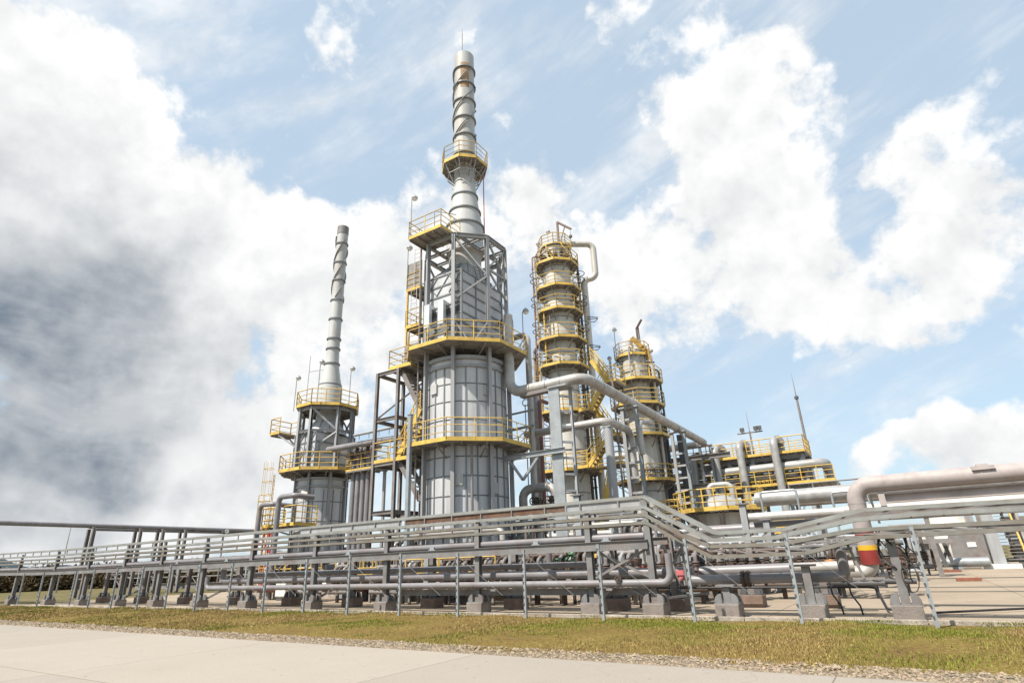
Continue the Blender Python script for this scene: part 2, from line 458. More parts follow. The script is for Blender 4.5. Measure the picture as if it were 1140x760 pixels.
def make_world():
    w = bpy.data.worlds.new('World'); scn.world = w; w.use_nodes = True
    nt = w.node_tree; N = nt.nodes; L = nt.links
    bg = N['Background']
    sky = N.new('ShaderNodeTexSky'); sky.sky_type = 'NISHITA'; sky.sun_disc = False
    sky.sun_elevation = SUN_EL; sky.sun_rotation = (pi/2-SUN_AZ) % (2*pi)
    sky.air_density = 1.0; sky.dust_density = 1.2; sky.ozone_density = 1.0
    tc = N.new('ShaderNodeTexCoord')
    D = tc.outputs['Generated']
    # one cloud-density group, evaluated twice (the second time a step towards the sun) so that crowns light up and bases shade
    g = bpy.data.node_groups.new('cloud_density', 'ShaderNodeTree')
    g.interface.new_socket('Vector', in_out='INPUT', socket_type='NodeSocketVector')
    g.interface.new_socket('Density', in_out='OUTPUT', socket_type='NodeSocketFloat')
    g.interface.new_socket('Shade', in_out='OUTPUT', socket_type='NodeSocketFloat')
    g.interface.new_socket('Dark', in_out='OUTPUT', socket_type='NodeSocketFloat')
    ON, OL = N, L
    N, L = g.nodes, g.links
    gi = N.new('NodeGroupInput'); go = N.new('NodeGroupOutput')
    def math_(op, a, b=None, clamp=False):
        n = N.new('ShaderNodeMath'); n.operation = op; n.use_clamp = clamp
        for i, q in enumerate((a, b)):
            if q is None: continue
            if isinstance(q, (int, float)): n.inputs[i].default_value = q
            else: L.new(q, n.inputs[i])
        return n.outputs[0]
    def mrange(v, a, b, c, d, smooth=True):
        n = N.new('ShaderNodeMapRange'); n.interpolation_type = 'SMOOTHSTEP' if smooth else 'LINEAR'
        for k, q in zip(('From Min', 'From Max', 'To Min', 'To Max'), (a, b, c, d)): n.inputs[k].default_value = q
        L.new(v, n.inputs['Value']); return n.outputs[0]
    def noise(src, sc, det, rough, dist=0.0):
        n = N.new('ShaderNodeTexNoise'); n.inputs['Scale'].default_value = sc; n.inputs['Detail'].default_value = det; n.inputs['Roughness'].default_value = rough; n.inputs['Distortion'].default_value = dist
        L.new(src, n.inputs['Vector']); return n
    GD = gi.outputs['Vector']
    def warp(src, sc, amt, det=4):
        wn = noise(src, sc, det, .55)
        a = N.new('ShaderNodeVectorMath'); a.operation = 'SUBTRACT'; L.new(wn.outputs['Color'], a.inputs[0]); a.inputs[1].default_value = (.5, .5, .5)
        b = N.new('ShaderNodeVectorMath'); b.operation = 'SCALE'; L.new(a.outputs[0], b.inputs[0]); b.inputs['Scale'].default_value = amt
        c = N.new('ShaderNodeVectorMath'); c.operation = 'ADD'; L.new(src, c.inputs[0]); L.new(b.outputs[0], c.inputs[1])
        return c.outputs[0]
    wv = N.new('ShaderNodeVectorMath'); wv.operation = 'NORMALIZE'; L.new(warp(GD, 5.0, .26, 3), wv.inputs[0]); W = wv.outputs[0]
    def blobs(lst, src):
        acc = None
        for px, py, rad, amp in lst:
            d = nrm(ray(px, py))
            v = N.new('ShaderNodeVectorMath'); v.operation = 'DOT_PRODUCT'; L.new(src, v.inputs[0]); v.inputs[1].default_value = d
            o_ = math.hypot(px-570, py-380)
            ang = rad/F*(1/(1+(o_/F)**2))
            q = mrange(v.outputs['Value'], cos(ang), 1.0-(1-cos(ang))*0.05, 0, amp)
            acc = q if acc is None else math_('ADD', acc, q)
        return acc
    dens = math_('MULTIPLY', blobs(CLOUDS, W), .88)
    pv = warp(GD, 9.0, .12, 2)
    def puff(sc, det):
        v = N.new('ShaderNodeTexVoronoi'); v.feature = 'F1'; v.inputs['Scale'].default_value = sc; v.inputs['Detail'].default_value = det; v.inputs['Roughness'].default_value = .55; v.inputs['Lacunarity'].default_value = 2.1
        v.normalize = True
        L.new(pv, v.inputs['Vector']); return v.outputs['Distance']
    n1 = noise(GD, 4.6, 6, .6)
    a = math_('MULTIPLY', math_('SUBTRACT', n1.outputs['Fac'], .5), 2.35)
    b = math_('MULTIPLY', math_('SUBTRACT', .36, puff(7.5, 2.0)), 1.15)
    n6 = noise(GD, 24, 4, .62)
    c = math_('MULTIPLY', math_('SUBTRACT', n6.outputs['Fac'], .5), .95)
    bc = math_('ADD', b, c)
    L.new(math_('ADD', math_('ADD', dens, a), bc), go.inputs['Density'])
    so_ = N.new('ShaderNodeVectorMath'); so_.operation = 'ADD'; L.new(GD, so_.inputs[0]); so_.inputs[1].default_value = mul(nrm((sd[0]*.6, sd[1]*.6, sd[2])), .045)
    n7 = noise(so_.outputs[0], 4.6, 4, .6)
    lit = math_('SUBTRACT', n7.outputs['Fac'], n1.outputs['Fac'])
    L.new(math_('SUBTRACT', math_('MULTIPLY', lit, 1.6), math_('MULTIPLY', bc, .55)), go.inputs['Shade'])
    ms = N.new('ShaderNodeMapping'); ms.inputs['Scale'].default_value = (1, 1, 2.6); L.new(warp(GD, 3.0, .18, 2), ms.inputs['Vector'])
    n4 = noise(ms.outputs[0], 4.2, 5, .58)
    L.new(math_('MULTIPLY', blobs(DARKS, W), mrange(n4.outputs['Fac'], .28, .72, 1.22, .72)), go.inputs['Dark'])
    N, L = ON, OL
    def grp(src):
        n = N.new('ShaderNodeGroup'); n.node_tree = g; L.new(src, n.inputs['Vector']); return n
    g1 = grp(D)
    de = g1.outputs['Density']
    cov = mrange(de, 0.20, 0.66, 0, 1)
    # streaky high veil, drawn out along one direction of the sky
    ta = nrm(sub(nrm(ray(1140, 235)), nrm(ray(940, 345)))); nb_ = nrm(ray(1040, 290)); tb = nrm(cross(nb_, ta))
    cx_ = N.new('ShaderNodeCombineXYZ')
    for k, (v_, s_) in enumerate(((ta, 2.2), (tb, 11.0), (nb_, 4.0))):
        dd = N.new('ShaderNodeVectorMath'); dd.operation = 'DOT_PRODUCT'; L.new(D, dd.inputs[0]); dd.inputs[1].default_value = mul(v_, s_); L.new(dd.outputs['Value'], cx_.inputs[k])
    n2 = noise(cx_.outputs[0], 1.0, 6, .6)
    wisp = mrange(n2.outputs['Fac'], 0.44, 0.72, 0, .7)
    cov2 = math_('MAXIMUM', cov, math_('MULTIPLY', wisp, mrange(de, -0.5, 0.3, 0.35, 1.0)))
    # lit side / shaded side of every billow, plus the broad grey bases
    shade = mrange(g1.outputs['Shade'], -0.20, 0.35, 0.0, 0.42, False)
    thick = mrange(de, .6, 1.6, 0, .05)
    dk = mrange(math_('ADD', math_('ADD', g1.outputs['Dark'], thick), shade), 0.0, 1.25, 0.0, 1.0, False)
    cc = N.new('ShaderNodeMix'); cc.data_type = 'RGBA'
    L.new(dk, cc.inputs[0]); cc.inputs[6].default_value = (*[c_*CLOUD_GAIN*1.06 for c_ in (1.0, 1.0, 0.99)], 1); cc.inputs[7].default_value = (*[c_*CLOUD_GAIN for c_ in (0.185, 0.235, 0.30)], 1)
    veil = N.new('ShaderNodeMix'); veil.data_type = 'RGBA'; veil.inputs[0].default_value = VEIL
    sk = N.new('ShaderNodeMix'); sk.data_type = 'RGBA'; sk.blend_type = 'MULTIPLY'; sk.inputs[0].default_value = 1; L.new(sky.outputs[0], sk.inputs[6]); sk.inputs[7].default_value = (SKYK*0.86, SKYK*0.98, SKYK*0.93, 1)
    L.new(sk.outputs[2], veil.inputs[6]); veil.inputs[7].default_value = (2.95, 3.58, 4.22, 1)
    fin = N.new('ShaderNodeMix'); fin.data_type = 'RGBA'
    L.new(cov2, fin.inputs[0]); L.new(veil.outputs[2], fin.inputs[6]); L.new(cc.outputs[2], fin.inputs[7])
    L.new(fin.outputs[2], bg.inputs['Color'])
    bg.inputs['Strength'].default_value = SKY_STRENGTH
    w.cycles.sampling_method = 'MANUAL'; w.cycles.sample_map_resolution = 1024
SKY_STRENGTH, CLOUD_GAIN, VEIL, SKYK = 0.1, 4.75, 0.74, 1.0
# cloud masses: pixel of the photograph used as a direction, radius, weight
CLOUDS = [(60, 120, 190, .75), (150, 230, 170, .6), (60, 330, 240, .8), (190, 450, 220, .75), (0, 440, 200, .5), (40, 540, 160, .4), (330, 290, 120, .65), (400, 350, 170, .75), (470, 240, 80, .4),
          (490, 25, 60, .55), (585, 260, 110, .7), (610, 180, 60, .35), (760, 330, 150, .7), (830, 160, 130, .75), (880, 280, 130, .75), (730, 130, 60, .45), (930, 360, 90, .4),
          (1040, 170, 90, .5), (1120, 260, 130, .7), (1010, 330, 80, .35), (1000, 510, 60, .5), (1090, 500, 80, .75), (1160, 490, 80, .6), (800, 500, 50, .3), (790, 20, 60, .3),
          (300, 560, 130, .5), (60, 560, 150, .5), (-200, 300, 300, .8), (1400, 300, 300, .5), (690, 10, 40, .35), (1110, 70, 60, .3),
          (290, 40, 100, -.35), (240, 100, 60, -.2), (600, 60, 70, -.35), (980, 60, 80, -.3), (820, 430, 110, -.5), (980, 430, 90, -.45), (1110, 410, 50, -.3), (680, 200, 40, -.2)]
DARKS = [(10, 430, 270, .42), (120, 400, 200, .20), (60, 520, 180, .20), (160, 330, 150, .10), (30, 270, 170, .10), (190, 520, 170, .14), (70, 180, 150, .06), (320, 500, 150, .07), (-150, 420, 300, .3),
         (760, 230, 110, .05), (1080, 520, 90, .07), (1100, 300, 120, .05)]
make_world()
scn.view_settings.view_transform = 'Standard'; scn.view_settings.look = 'None'
scn.view_settings.exposure = 1.08; scn.view_settings.gamma = 1.0
try: scn.view_settings.use_curve_mapping = False
except Exception: pass

# ================================================================== ground
def nodes_mat(name):
    m = bpy.data.materials.new(name); m.use_nodes = True
    return m, m.node_tree.nodes, m.node_tree.links, m.node_tree.nodes['Principled BSDF']
def concrete_slabs(name, base, dirt, pw, ph, mortar, stain=0.4, off=(0, 0)):
    m, N, L, b = nodes_mat(name)
    b.inputs['Roughness'].default_value = 0.92; b.inputs['Specular IOR Level'].default_value = 0.25
    g = N.new('ShaderNodeNewGeometry'); mp = N.new('ShaderNodeMapping'); mp.inputs['Location'].default_value = (*off, 0); L.new(g.outputs['Position'], mp.inputs['Vector'])
    br = N.new('ShaderNodeTexBrick'); br.offset = 0; br.inputs['Scale'].default_value = 1; br.inputs['Brick Width'].default_value = pw; br.inputs['Row Height'].default_value = ph
    br.inputs['Mortar Size'].default_value = mortar; br.inputs['Mortar Smooth'].default_value = 0.3; br.inputs['Bias'].default_value = 0
    br.inputs['Color1'].default_value = (0.94, 0.94, 0.94, 1); br.inputs['Color2'].default_value = (1.05, 1.04, 1.03, 1); br.inputs['Mortar'].default_value = (0.45, 0.42, 0.38, 1)
    L.new(mp.outputs[0], br.inputs['Vector'])
    n1 = N.new('ShaderNodeTexNoise'); n1.inputs['Scale'].default_value = 0.35; n1.inputs['Detail'].default_value = 9; n1.inputs['Roughness'].default_value = .7; L.new(g.outputs['Position'], n1.inputs['Vector'])
    n2 = N.new('ShaderNodeTexNoise'); n2.inputs['Scale'].default_value = 40; n2.inputs['Detail'].default_value = 3; L.new(g.outputs['Position'], n2.inputs['Vector'])
    r1 = N.new('ShaderNodeMapRange'); r1.inputs['From Min'].default_value = .42; r1.inputs['From Max'].default_value = .72; r1.inputs['To Max'].default_value = stain; L.new(n1.outputs['Fac'], r1.inputs['Value'])
    mx = N.new('ShaderNodeMix'); mx.data_type = 'RGBA'; L.new(r1.outputs[0], mx.inputs[0]); mx.inputs[6].default_value = (*base, 1); mx.inputs[7].default_value = (*dirt, 1)
    r2 = N.new('ShaderNodeMapRange'); r2.inputs['To Min'].default_value = .8; r2.inputs['To Max'].default_value = 1.2; L.new(n2.outputs['Fac'], r2.inputs['Value'])
    m2 = N.new('ShaderNodeMix'); m2.data_type = 'RGBA'; m2.blend_type = 'MULTIPLY'; m2.inputs[0].default_value = 1; L.new(mx.outputs[2], m2.inputs[6]); L.new(r2.outputs[0], m2.inputs[7])
    m3 = N.new('ShaderNodeMix'); m3.data_type = 'RGBA'; m3.blend_type = 'MULTIPLY'; m3.inputs[0].default_value = 1; L.new(m2.outputs[2], m3.inputs[6]); L.new(br.outputs['Color'], m3.inputs[7])
    # hairline cracks and dark spots
    vo = N.new('ShaderNodeTexVoronoi'); vo.feature = 'DISTANCE_TO_EDGE'; vo.inputs['Scale'].default_value = 0.16
    nw = N.new('ShaderNodeTexNoise'); nw.inputs['Scale'].default_value = 0.9; nw.inputs['Detail'].default_value = 6; L.new(g.outputs['Position'], nw.inputs['Vector'])
    va = N.new('ShaderNodeVectorMath'); va.operation = 'ADD'; L.new(g.outputs['Position'], va.inputs[0]); L.new(nw.outputs['Color'], va.inputs[1]); L.new(va.outputs[0], vo.inputs['Vector'])
    rc = N.new('ShaderNodeMapRange'); rc.inputs['From Max'].default_value = 0.004; rc.inputs['To Min'].default_value = 0.90; rc.inputs['To Max'].default_value = 1; L.new(vo.outputs['Distance'], rc.inputs['Value'])
    n5 = N.new('ShaderNodeTexNoise'); n5.inputs['Scale'].default_value = 7; n5.inputs['Detail'].default_value = 2; L.new(g.outputs['Position'], n5.inputs['Vector'])
    r5 = N.new('ShaderNodeMapRange'); r5.inputs['From Min'].default_value = .70; r5.inputs['From Max'].default_value = .76; r5.inputs['To Min'].default_value = 1; r5.inputs['To Max'].default_value = .62; L.new(n5.outputs['Fac'], r5.inputs['Value'])
    mm = N.new('ShaderNodeMath'); mm.operation = 'MULTIPLY'; L.new(rc.outputs[0], mm.inputs[0]); L.new(r5.outputs[0], mm.inputs[1])
    m4 = N.new('ShaderNodeMix'); m4.data_type = 'RGBA'; m4.blend_type = 'MULTIPLY'; m4.inputs[0].default_value = 1; L.new(m3.outputs[2], m4.inputs[6]); L.new(mm.outputs[0], m4.inputs[7])
    L.new(m4.outputs[2], b.inputs['Base Color'])
    bp = N.new('ShaderNodeBump'); bp.inputs['Strength'].default_value = .15; bp.inputs['Distance'].default_value = .02; L.new(n2.outputs['Fac'], bp.inputs['Height']); L.new(bp.outputs[0], b.inputs['Normal'])
    return m
def ramp_noise_mat(name, cols, scale, detail=8, rough=.95, scale2=None, mixamt=.4, bump=.4):
    m, N, L, b = nodes_mat(name); b.inputs['Roughness'].default_value = rough; b.inputs['Specular IOR Level'].default_value = .1
    g = N.new('ShaderNodeNewGeometry')
    n1 = N.new('ShaderNodeTexNoise'); n1.inputs['Scale'].default_value = scale; n1.inputs['Detail'].default_value = detail; n1.inputs['Roughness'].default_value = .7; L.new(g.outputs['Position'], n1.inputs['Vector'])
    n2 = N.new('ShaderNodeTexNoise'); n2.inputs['Scale'].default_value = scale2 or scale*9; n2.inputs['Detail'].default_value = 4; L.new(g.outputs['Position'], n2.inputs['Vector'])
    ad = N.new('ShaderNodeMix'); ad.data_type = 'FLOAT'; ad.inputs[0].default_value = mixamt; L.new(n1.outputs['Fac'], ad.inputs[2]); L.new(n2.outputs['Fac'], ad.inputs[3])
    cr = N.new('ShaderNodeValToRGB'); el = cr.color_ramp.elements
    while len(el) < len(cols): el.new(.5)
    for e, (p, c) in zip(el, cols): e.position = p; e.color = (*c, 1)
    L.new(ad.outputs[0], cr.inputs[0]); L.new(cr.outputs[0], b.inputs['Base Color'])
    bp = N.new('ShaderNodeBump'); bp.inputs['Strength'].default_value = bump; bp.inputs['Distance'].default_value = .04; L.new(n2.outputs['Fac'], bp.inputs['Height']); L.new(bp.outputs[0], b.inputs['Normal'])
    return m
ROADM = concrete_slabs('road_concrete', (0.315, 0.282, 0.242), (0.27, 0.238, 0.200), 6.0, 4.5, 0.010, .5, (1.2, -0.7))
APRON = concrete_slabs('apron_concrete', (0.33, 0.27, 0.205), (0.23, 0.185, 0.135), 3.2, 3.2, 0.018, .75, (.4, .3))
TURF = ramp_noise_mat('turf_soil', [(.32, (0.05, 0.032, 0.014)), (.43, (0.15, 0.095, 0.038)), (.53, (0.145, 0.112, 0.026)), (.64, (0.26, 0.175, 0.08))], 0.7, scale2=14, mixamt=.6)
EARTH = ramp_noise_mat('field_earth', [(.3, (0.07, 0.075, 0.025)), (.5, (0.13, 0.11, 0.05)), (.7, (0.21, 0.16, 0.1))], .08, scale2=1.5)
GRAVELM = ramp_noise_mat('gravel_bed', [(.3, (0.10, 0.075, 0.05)), (.5, (0.20, 0.165, 0.125)), (.7, (0.29, 0.245, 0.19))], 3, scale2=30)
HILLM = ramp_noise_mat('hazy_hill_forest', [(.3, (0.030, 0.048, 0.065)), (.7, (0.045, 0.065, 0.08))], .01, scale2=.06)  # distance haze is put into the forest colour as a dark blue cast

def sheet(name, x0, x1, y0, y1, z, m, nx=1, ny=1, jitter=None):
    b = MB(); vs = []
    for j in range(ny+1):
        for i in range(nx+1):
            x = x0+(x1-x0)*i/nx; y = y0+(y1-y0)*j/ny; zz = z
            if jitter: y, zz = jitter(i, j, x, y, z)
            vs.append((x, y, zz))
    fs = [(j*(nx+1)+i, j*(nx+1)+i+1, (j+1)*(nx+1)+i+1, (j+1)*(nx+1)+i) for j in range(ny) for i in range(nx)]
    b.add(vs, fs, True)
    return b.build(name, m)
struct(sheet('ground', -4000, 4000, -3000, 5000, -0.03, EARTH))
struct(sheet('concrete_apron', -52, 60, 17.2, 95, 0.0, APRON))
# turf bank: slight crown between kerb and gravel
def tj(i, j, x, y, z):
    t = (y-10.3)/(17.12-10.3)
    return y, -0.02+0.07*sin(pi*min(1, max(0, t)))+0.02*sin(x*1.3+y)+0.015*sin(x*3.1-y*2.2)
struct(sheet('turf_verge', -90, 40, 10.2, 17.12, 0, TURF, 260, 24, tj))
def gj(i, j, x, y, z):
    if j == 3: y += 0.22*sin(x*1.1)+0.15*sin(x*2.9+1)
    return y, 0.004+(0.012 if j in (1, 2) else 0)
struct(sheet('gravel_strip', -90, 40, 9.55, 10.5, 0, GRAVELM, 300, 3, gj))
struct(sheet('concrete_road', -120, 60, -14, 9.72, 0.03, ROADM))
kb = MB(); x = -52.0
while x < 40:
    kb.box((x+0.995, 17.17, 0.0), 1.985, 0.10, 0.14); x += 2.0
struct(kb.build('kerb', STONE, None, 0.01))
# hills on the far left skyline
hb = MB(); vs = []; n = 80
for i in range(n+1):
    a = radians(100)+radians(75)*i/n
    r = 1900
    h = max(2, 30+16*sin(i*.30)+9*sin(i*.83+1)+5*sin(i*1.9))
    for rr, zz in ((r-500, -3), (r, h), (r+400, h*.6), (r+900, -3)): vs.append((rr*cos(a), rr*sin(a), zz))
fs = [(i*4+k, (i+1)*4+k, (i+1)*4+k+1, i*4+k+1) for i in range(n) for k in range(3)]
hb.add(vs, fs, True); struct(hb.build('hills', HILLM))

# ---- scattered cover (numpy meshes)
def raw_mesh(name, verts, faces_n, nper, m, cols=None):
    me = bpy.data.meshes.new(name)
    nv = len(verts); nf = faces_n
    me.vertices.add(nv); me.vertices.foreach_set('co', verts.astype(np.float32).ravel())
    me.loops.add(nf*nper); me.loops.foreach_set('vertex_index', np.arange(nf*nper, dtype=np.int32))
    me.polygons.add(nf); me.polygons.foreach_set('loop_start', np.arange(0, nf*nper, nper, dtype=np.int32))
    me.update(calc_edges=True); me.validate()
    if cols is not None:
        at = me.color_attributes.new('tint', 'FLOAT_COLOR', 'POINT')
        at.data.foreach_set('color', cols.astype(np.float32).ravel())
    me.materials.append(m)
    o = bpy.data.objects.new(name, me); COL.objects.link(o); return o
def tint_mat(name, rough=.8):
    m, N, L, b = nodes_mat(name); b.inputs['Roughness'].default_value = rough; b.inputs['Specular IOR Level'].default_value = .15
    a = N.new('ShaderNodeVertexColor'); a.layer_name = 'tint'; L.new(a.outputs[0], b.inputs['Base Color']); return m
GRASSM = tint_mat('grass_blades'); STONEM = tint_mat('gravel_stones', .95); LEAFM = tint_mat('hedge_leaves')
def vnoise(x, y, s, seed):
    r = np.random.default_rng(seed); G = r.random((64, 64))
    X = x/s; Y = y/s; i = np.floor(X).astype(int); j = np.floor(Y).astype(int); fx = X-i; fy = Y-j
    fx = fx*fx*(3-2*fx); fy = fy*fy*(3-2*fy)
    g = lambda a, b: G[a % 64, b % 64]
    return (g(i, j)*(1-fx)+g(i+1, j)*fx)*(1-fy)+(g(i, j+1)*(1-fx)+g(i+1, j+1)*fx)*fy
def grass(name, x0, x1, y0, y1, n, hmin=.03, hmax=.09, density=None, zf=None, green=0.0):
    # sampled more densely towards the camera end
    u = RNG.random(n); x = x1-(x1-x0)*u**1.7; y = y0+(y1-y0)*RNG.random(n)
    patch = .55*vnoise(x, y, 1.9, 3)+.3*vnoise(x, y, .7, 4)+.15*vnoise(x, y, .25, 5)
    keep = RNG.random(n) < np.clip((patch-.30)*2.8, .05, 1)
    if density is not None: keep &= RNG.random(n) < density(x, y)
    x, y, patch = x[keep], y[keep], patch[keep]; n = len(x)
    z = np.zeros(n) if zf is None else zf(x, y)
    h = hmin+(hmax-hmin)*RNG.random(n)*(.5+patch); a = RNG.random(n)*2*pi; w = .005+.006*RNG.random(n)
    dist = np.hypot(x, y); w = w*np.clip(dist/14, 1, 3)
    lx, ly = (RNG.random(n)-.5)*h*1.6, (RNG.random(n)-.5)*h*1.6
    V = np.zeros((n, 3, 3))
    V[:, 0] = np.stack([x-w*np.cos(a), y-w*np.sin(a), z-.01], 1); V[:, 1] = np.stack([x+w*np.cos(a), y+w*np.sin(a), z-.01], 1); V[:, 2] = np.stack([x+lx, y+ly, z+h], 1)
    k = np.clip((vnoise(x, y, 2.6, 9)*.7+vnoise(x, y, .8, 10)*.3-.40)*3.0+.10+green+(RNG.random(n)-.5)*.35, 0, 1)[:, None]
    dry = np.array([.31, .22, .09]); gr = np.array([.175, .19, .032])
    c = dry*(1-k)+gr*k; c = c*(.5+1.0*RNG.random((n, 1))**1.3)
    C = np.ones((n, 3, 4)); C[:, :, :3] = c[:, None, :]
    o = raw_mesh(name, V.reshape(-1, 3), n, 3, GRASSM, C.reshape(-1, 4)); o['kind'] = 'stuff'; return o
zturf = lambda x, y: -0.02+0.07*np.sin(pi*np.clip((y-10.3)/6.82, 0, 1))+0.02*np.sin(x*1.3+y)+0.015*np.sin(x*3.1-y*2.2)
o = grass('grass', -60, 9, 9.9, 17.1, 420000, .015, .05, lambda x, y: np.clip((y-9.9)/1.3, .08, 1), zturf)
o['label'] = 'short patchy yellow green grass on the verge'; o['category'] = 'grass'
o = grass('tall_grass', -45, 8, 10.2, 17.0, 50000, .03, .09, lambda x, y: (vnoise(x, y, .55, 21) > .80).astype(float), zturf, .15)
o['label'] = 'taller grass clumps scattered through the verge'; o['category'] = 'grass'
# dead weeds along two apron joints and the kerb line
o = grass('weeds', -40, 6, 16.95, 17.3, 9000, .02, .07, None, lambda x, y: np.full_like(x, .03), -.05)
o['label'] = 'weeds growing along the edge of the concrete apron'; o['category'] = 'weeds'
def stones(name, n):
    x = 6-(66)*RNG.random(n)**1.7; y = 9.72+RNG.random(n)**1.5*1.0
    s = (.012+.028*RNG.random(n)**2)*np.clip(np.hypot(x, y)/13, 1, 2.2)
    oct_v = np.array([[1, 0, 0], [0, 1, 0], [-1, 0, 0], [0, -1, 0], [0, 0, .75], [0, 0, -.75]]); oct_f = np.array([[0, 1, 4], [1, 2, 4], [2, 3, 4], [3, 0, 4]])
    P = oct_v[oct_f].reshape(1, 12, 3)
    sc = np.stack([s*(.7+.6*RNG.random(n)), s*(.7+.6*RNG.random(n)), s*(.6+.5*RNG.random(n))], 1)[:, None, :]
    a = RNG.random(n)*2*pi; c, sn = np.cos(a)[:, None], np.sin(a)[:, None]
    Q = P*sc; X = Q[:, :, 0]*c-Q[:, :, 1]*sn+x[:, None]; Y = Q[:, :, 0]*sn+Q[:, :, 1]*c+y[:, None]; Z = Q[:, :, 2]+.022+0*s[:, None]
    V = np.stack([X, Y, Z], 2)
    k = (.5+.8*RNG.random((n, 1)))*np.array([[.27, .215, .155]])*(1+.12*(RNG.random((n, 3))-.5))
    C = np.ones((n, 12, 4)); C[:, :, :3] = k[:, None, :]
    o = raw_mesh(name, V.reshape(-1, 3), n*4, 3, STONEM, C.reshape(-1, 4)); o['kind'] = 'stuff'; return o
o = stones('gravel', 26000); o['label'] = 'loose pale gravel along the road edge'; o['category'] = 'gravel'
# far hedgerow of brownish bushes seen under the rack on the left
def leafy(name, n, centers, col0, col1, size=.28):
    k = RNG.integers(0, len(centers), n); c = np.array(centers)[k]
    d = RNG.normal(size=(n, 3)); d /= np.linalg.norm(d, axis=1)[:, None]
    P = c[:, :3]+d*(c[:, 3:6])*(RNG.random((n, 1))**.4)
    P[:, 2] = np.maximum(P[:, 2], .05)
    t1 = RNG.normal(size=(n, 3)); t2 = RNG.normal(size=(n, 3)); s = size*(.5+RNG.random((n, 1)))
    V = np.stack([P, P+t1*s*.5, P+t2*s*.5], 1)
    q = RNG.random((n, 1)); cc = (np.array(col0)*(1-q)+np.array(col1)*q)*(.6+.8*RNG.random((n, 1)))
    C = np.ones((n, 3, 4)); C[:, :, :3] = cc[:, None, :]
    return raw_mesh(name, V.reshape(-1, 3), n, 3, LEAFM, C.reshape(-1, 4))
cs = []
for i in range(90):
    t = i/89
    p = onZ(-120+t*420, 652-2*random.random(), 0.0)
    L0 = math.hypot(p[0], p[1]); k = 118/L0
    h = 1.7+1.6*random.random()
    cs.append((p[0]*k+random.uniform(-2, 2), p[1]*k+random.uniform(-3, 3), h*.5, 2.6, 2.6, h*.75))
o = leafy('hedgerow', 60000, cs, (.075, .06, .03), (.16, .11, .06), .5); o['kind'] = 'stuff'
o['label'] = 'brown and olive hedgerow beyond the apron on the left'; o['category'] = 'hedge'

# ================================================================== fired heaters (the two furnaces)
def frame_brace(root, pts, mat_=STEEL, name='brace', w=0.11):
    m = MB()
    for p, q in pts: m.bar(p, q, w, w)
    return m.build(name, mat_, root)

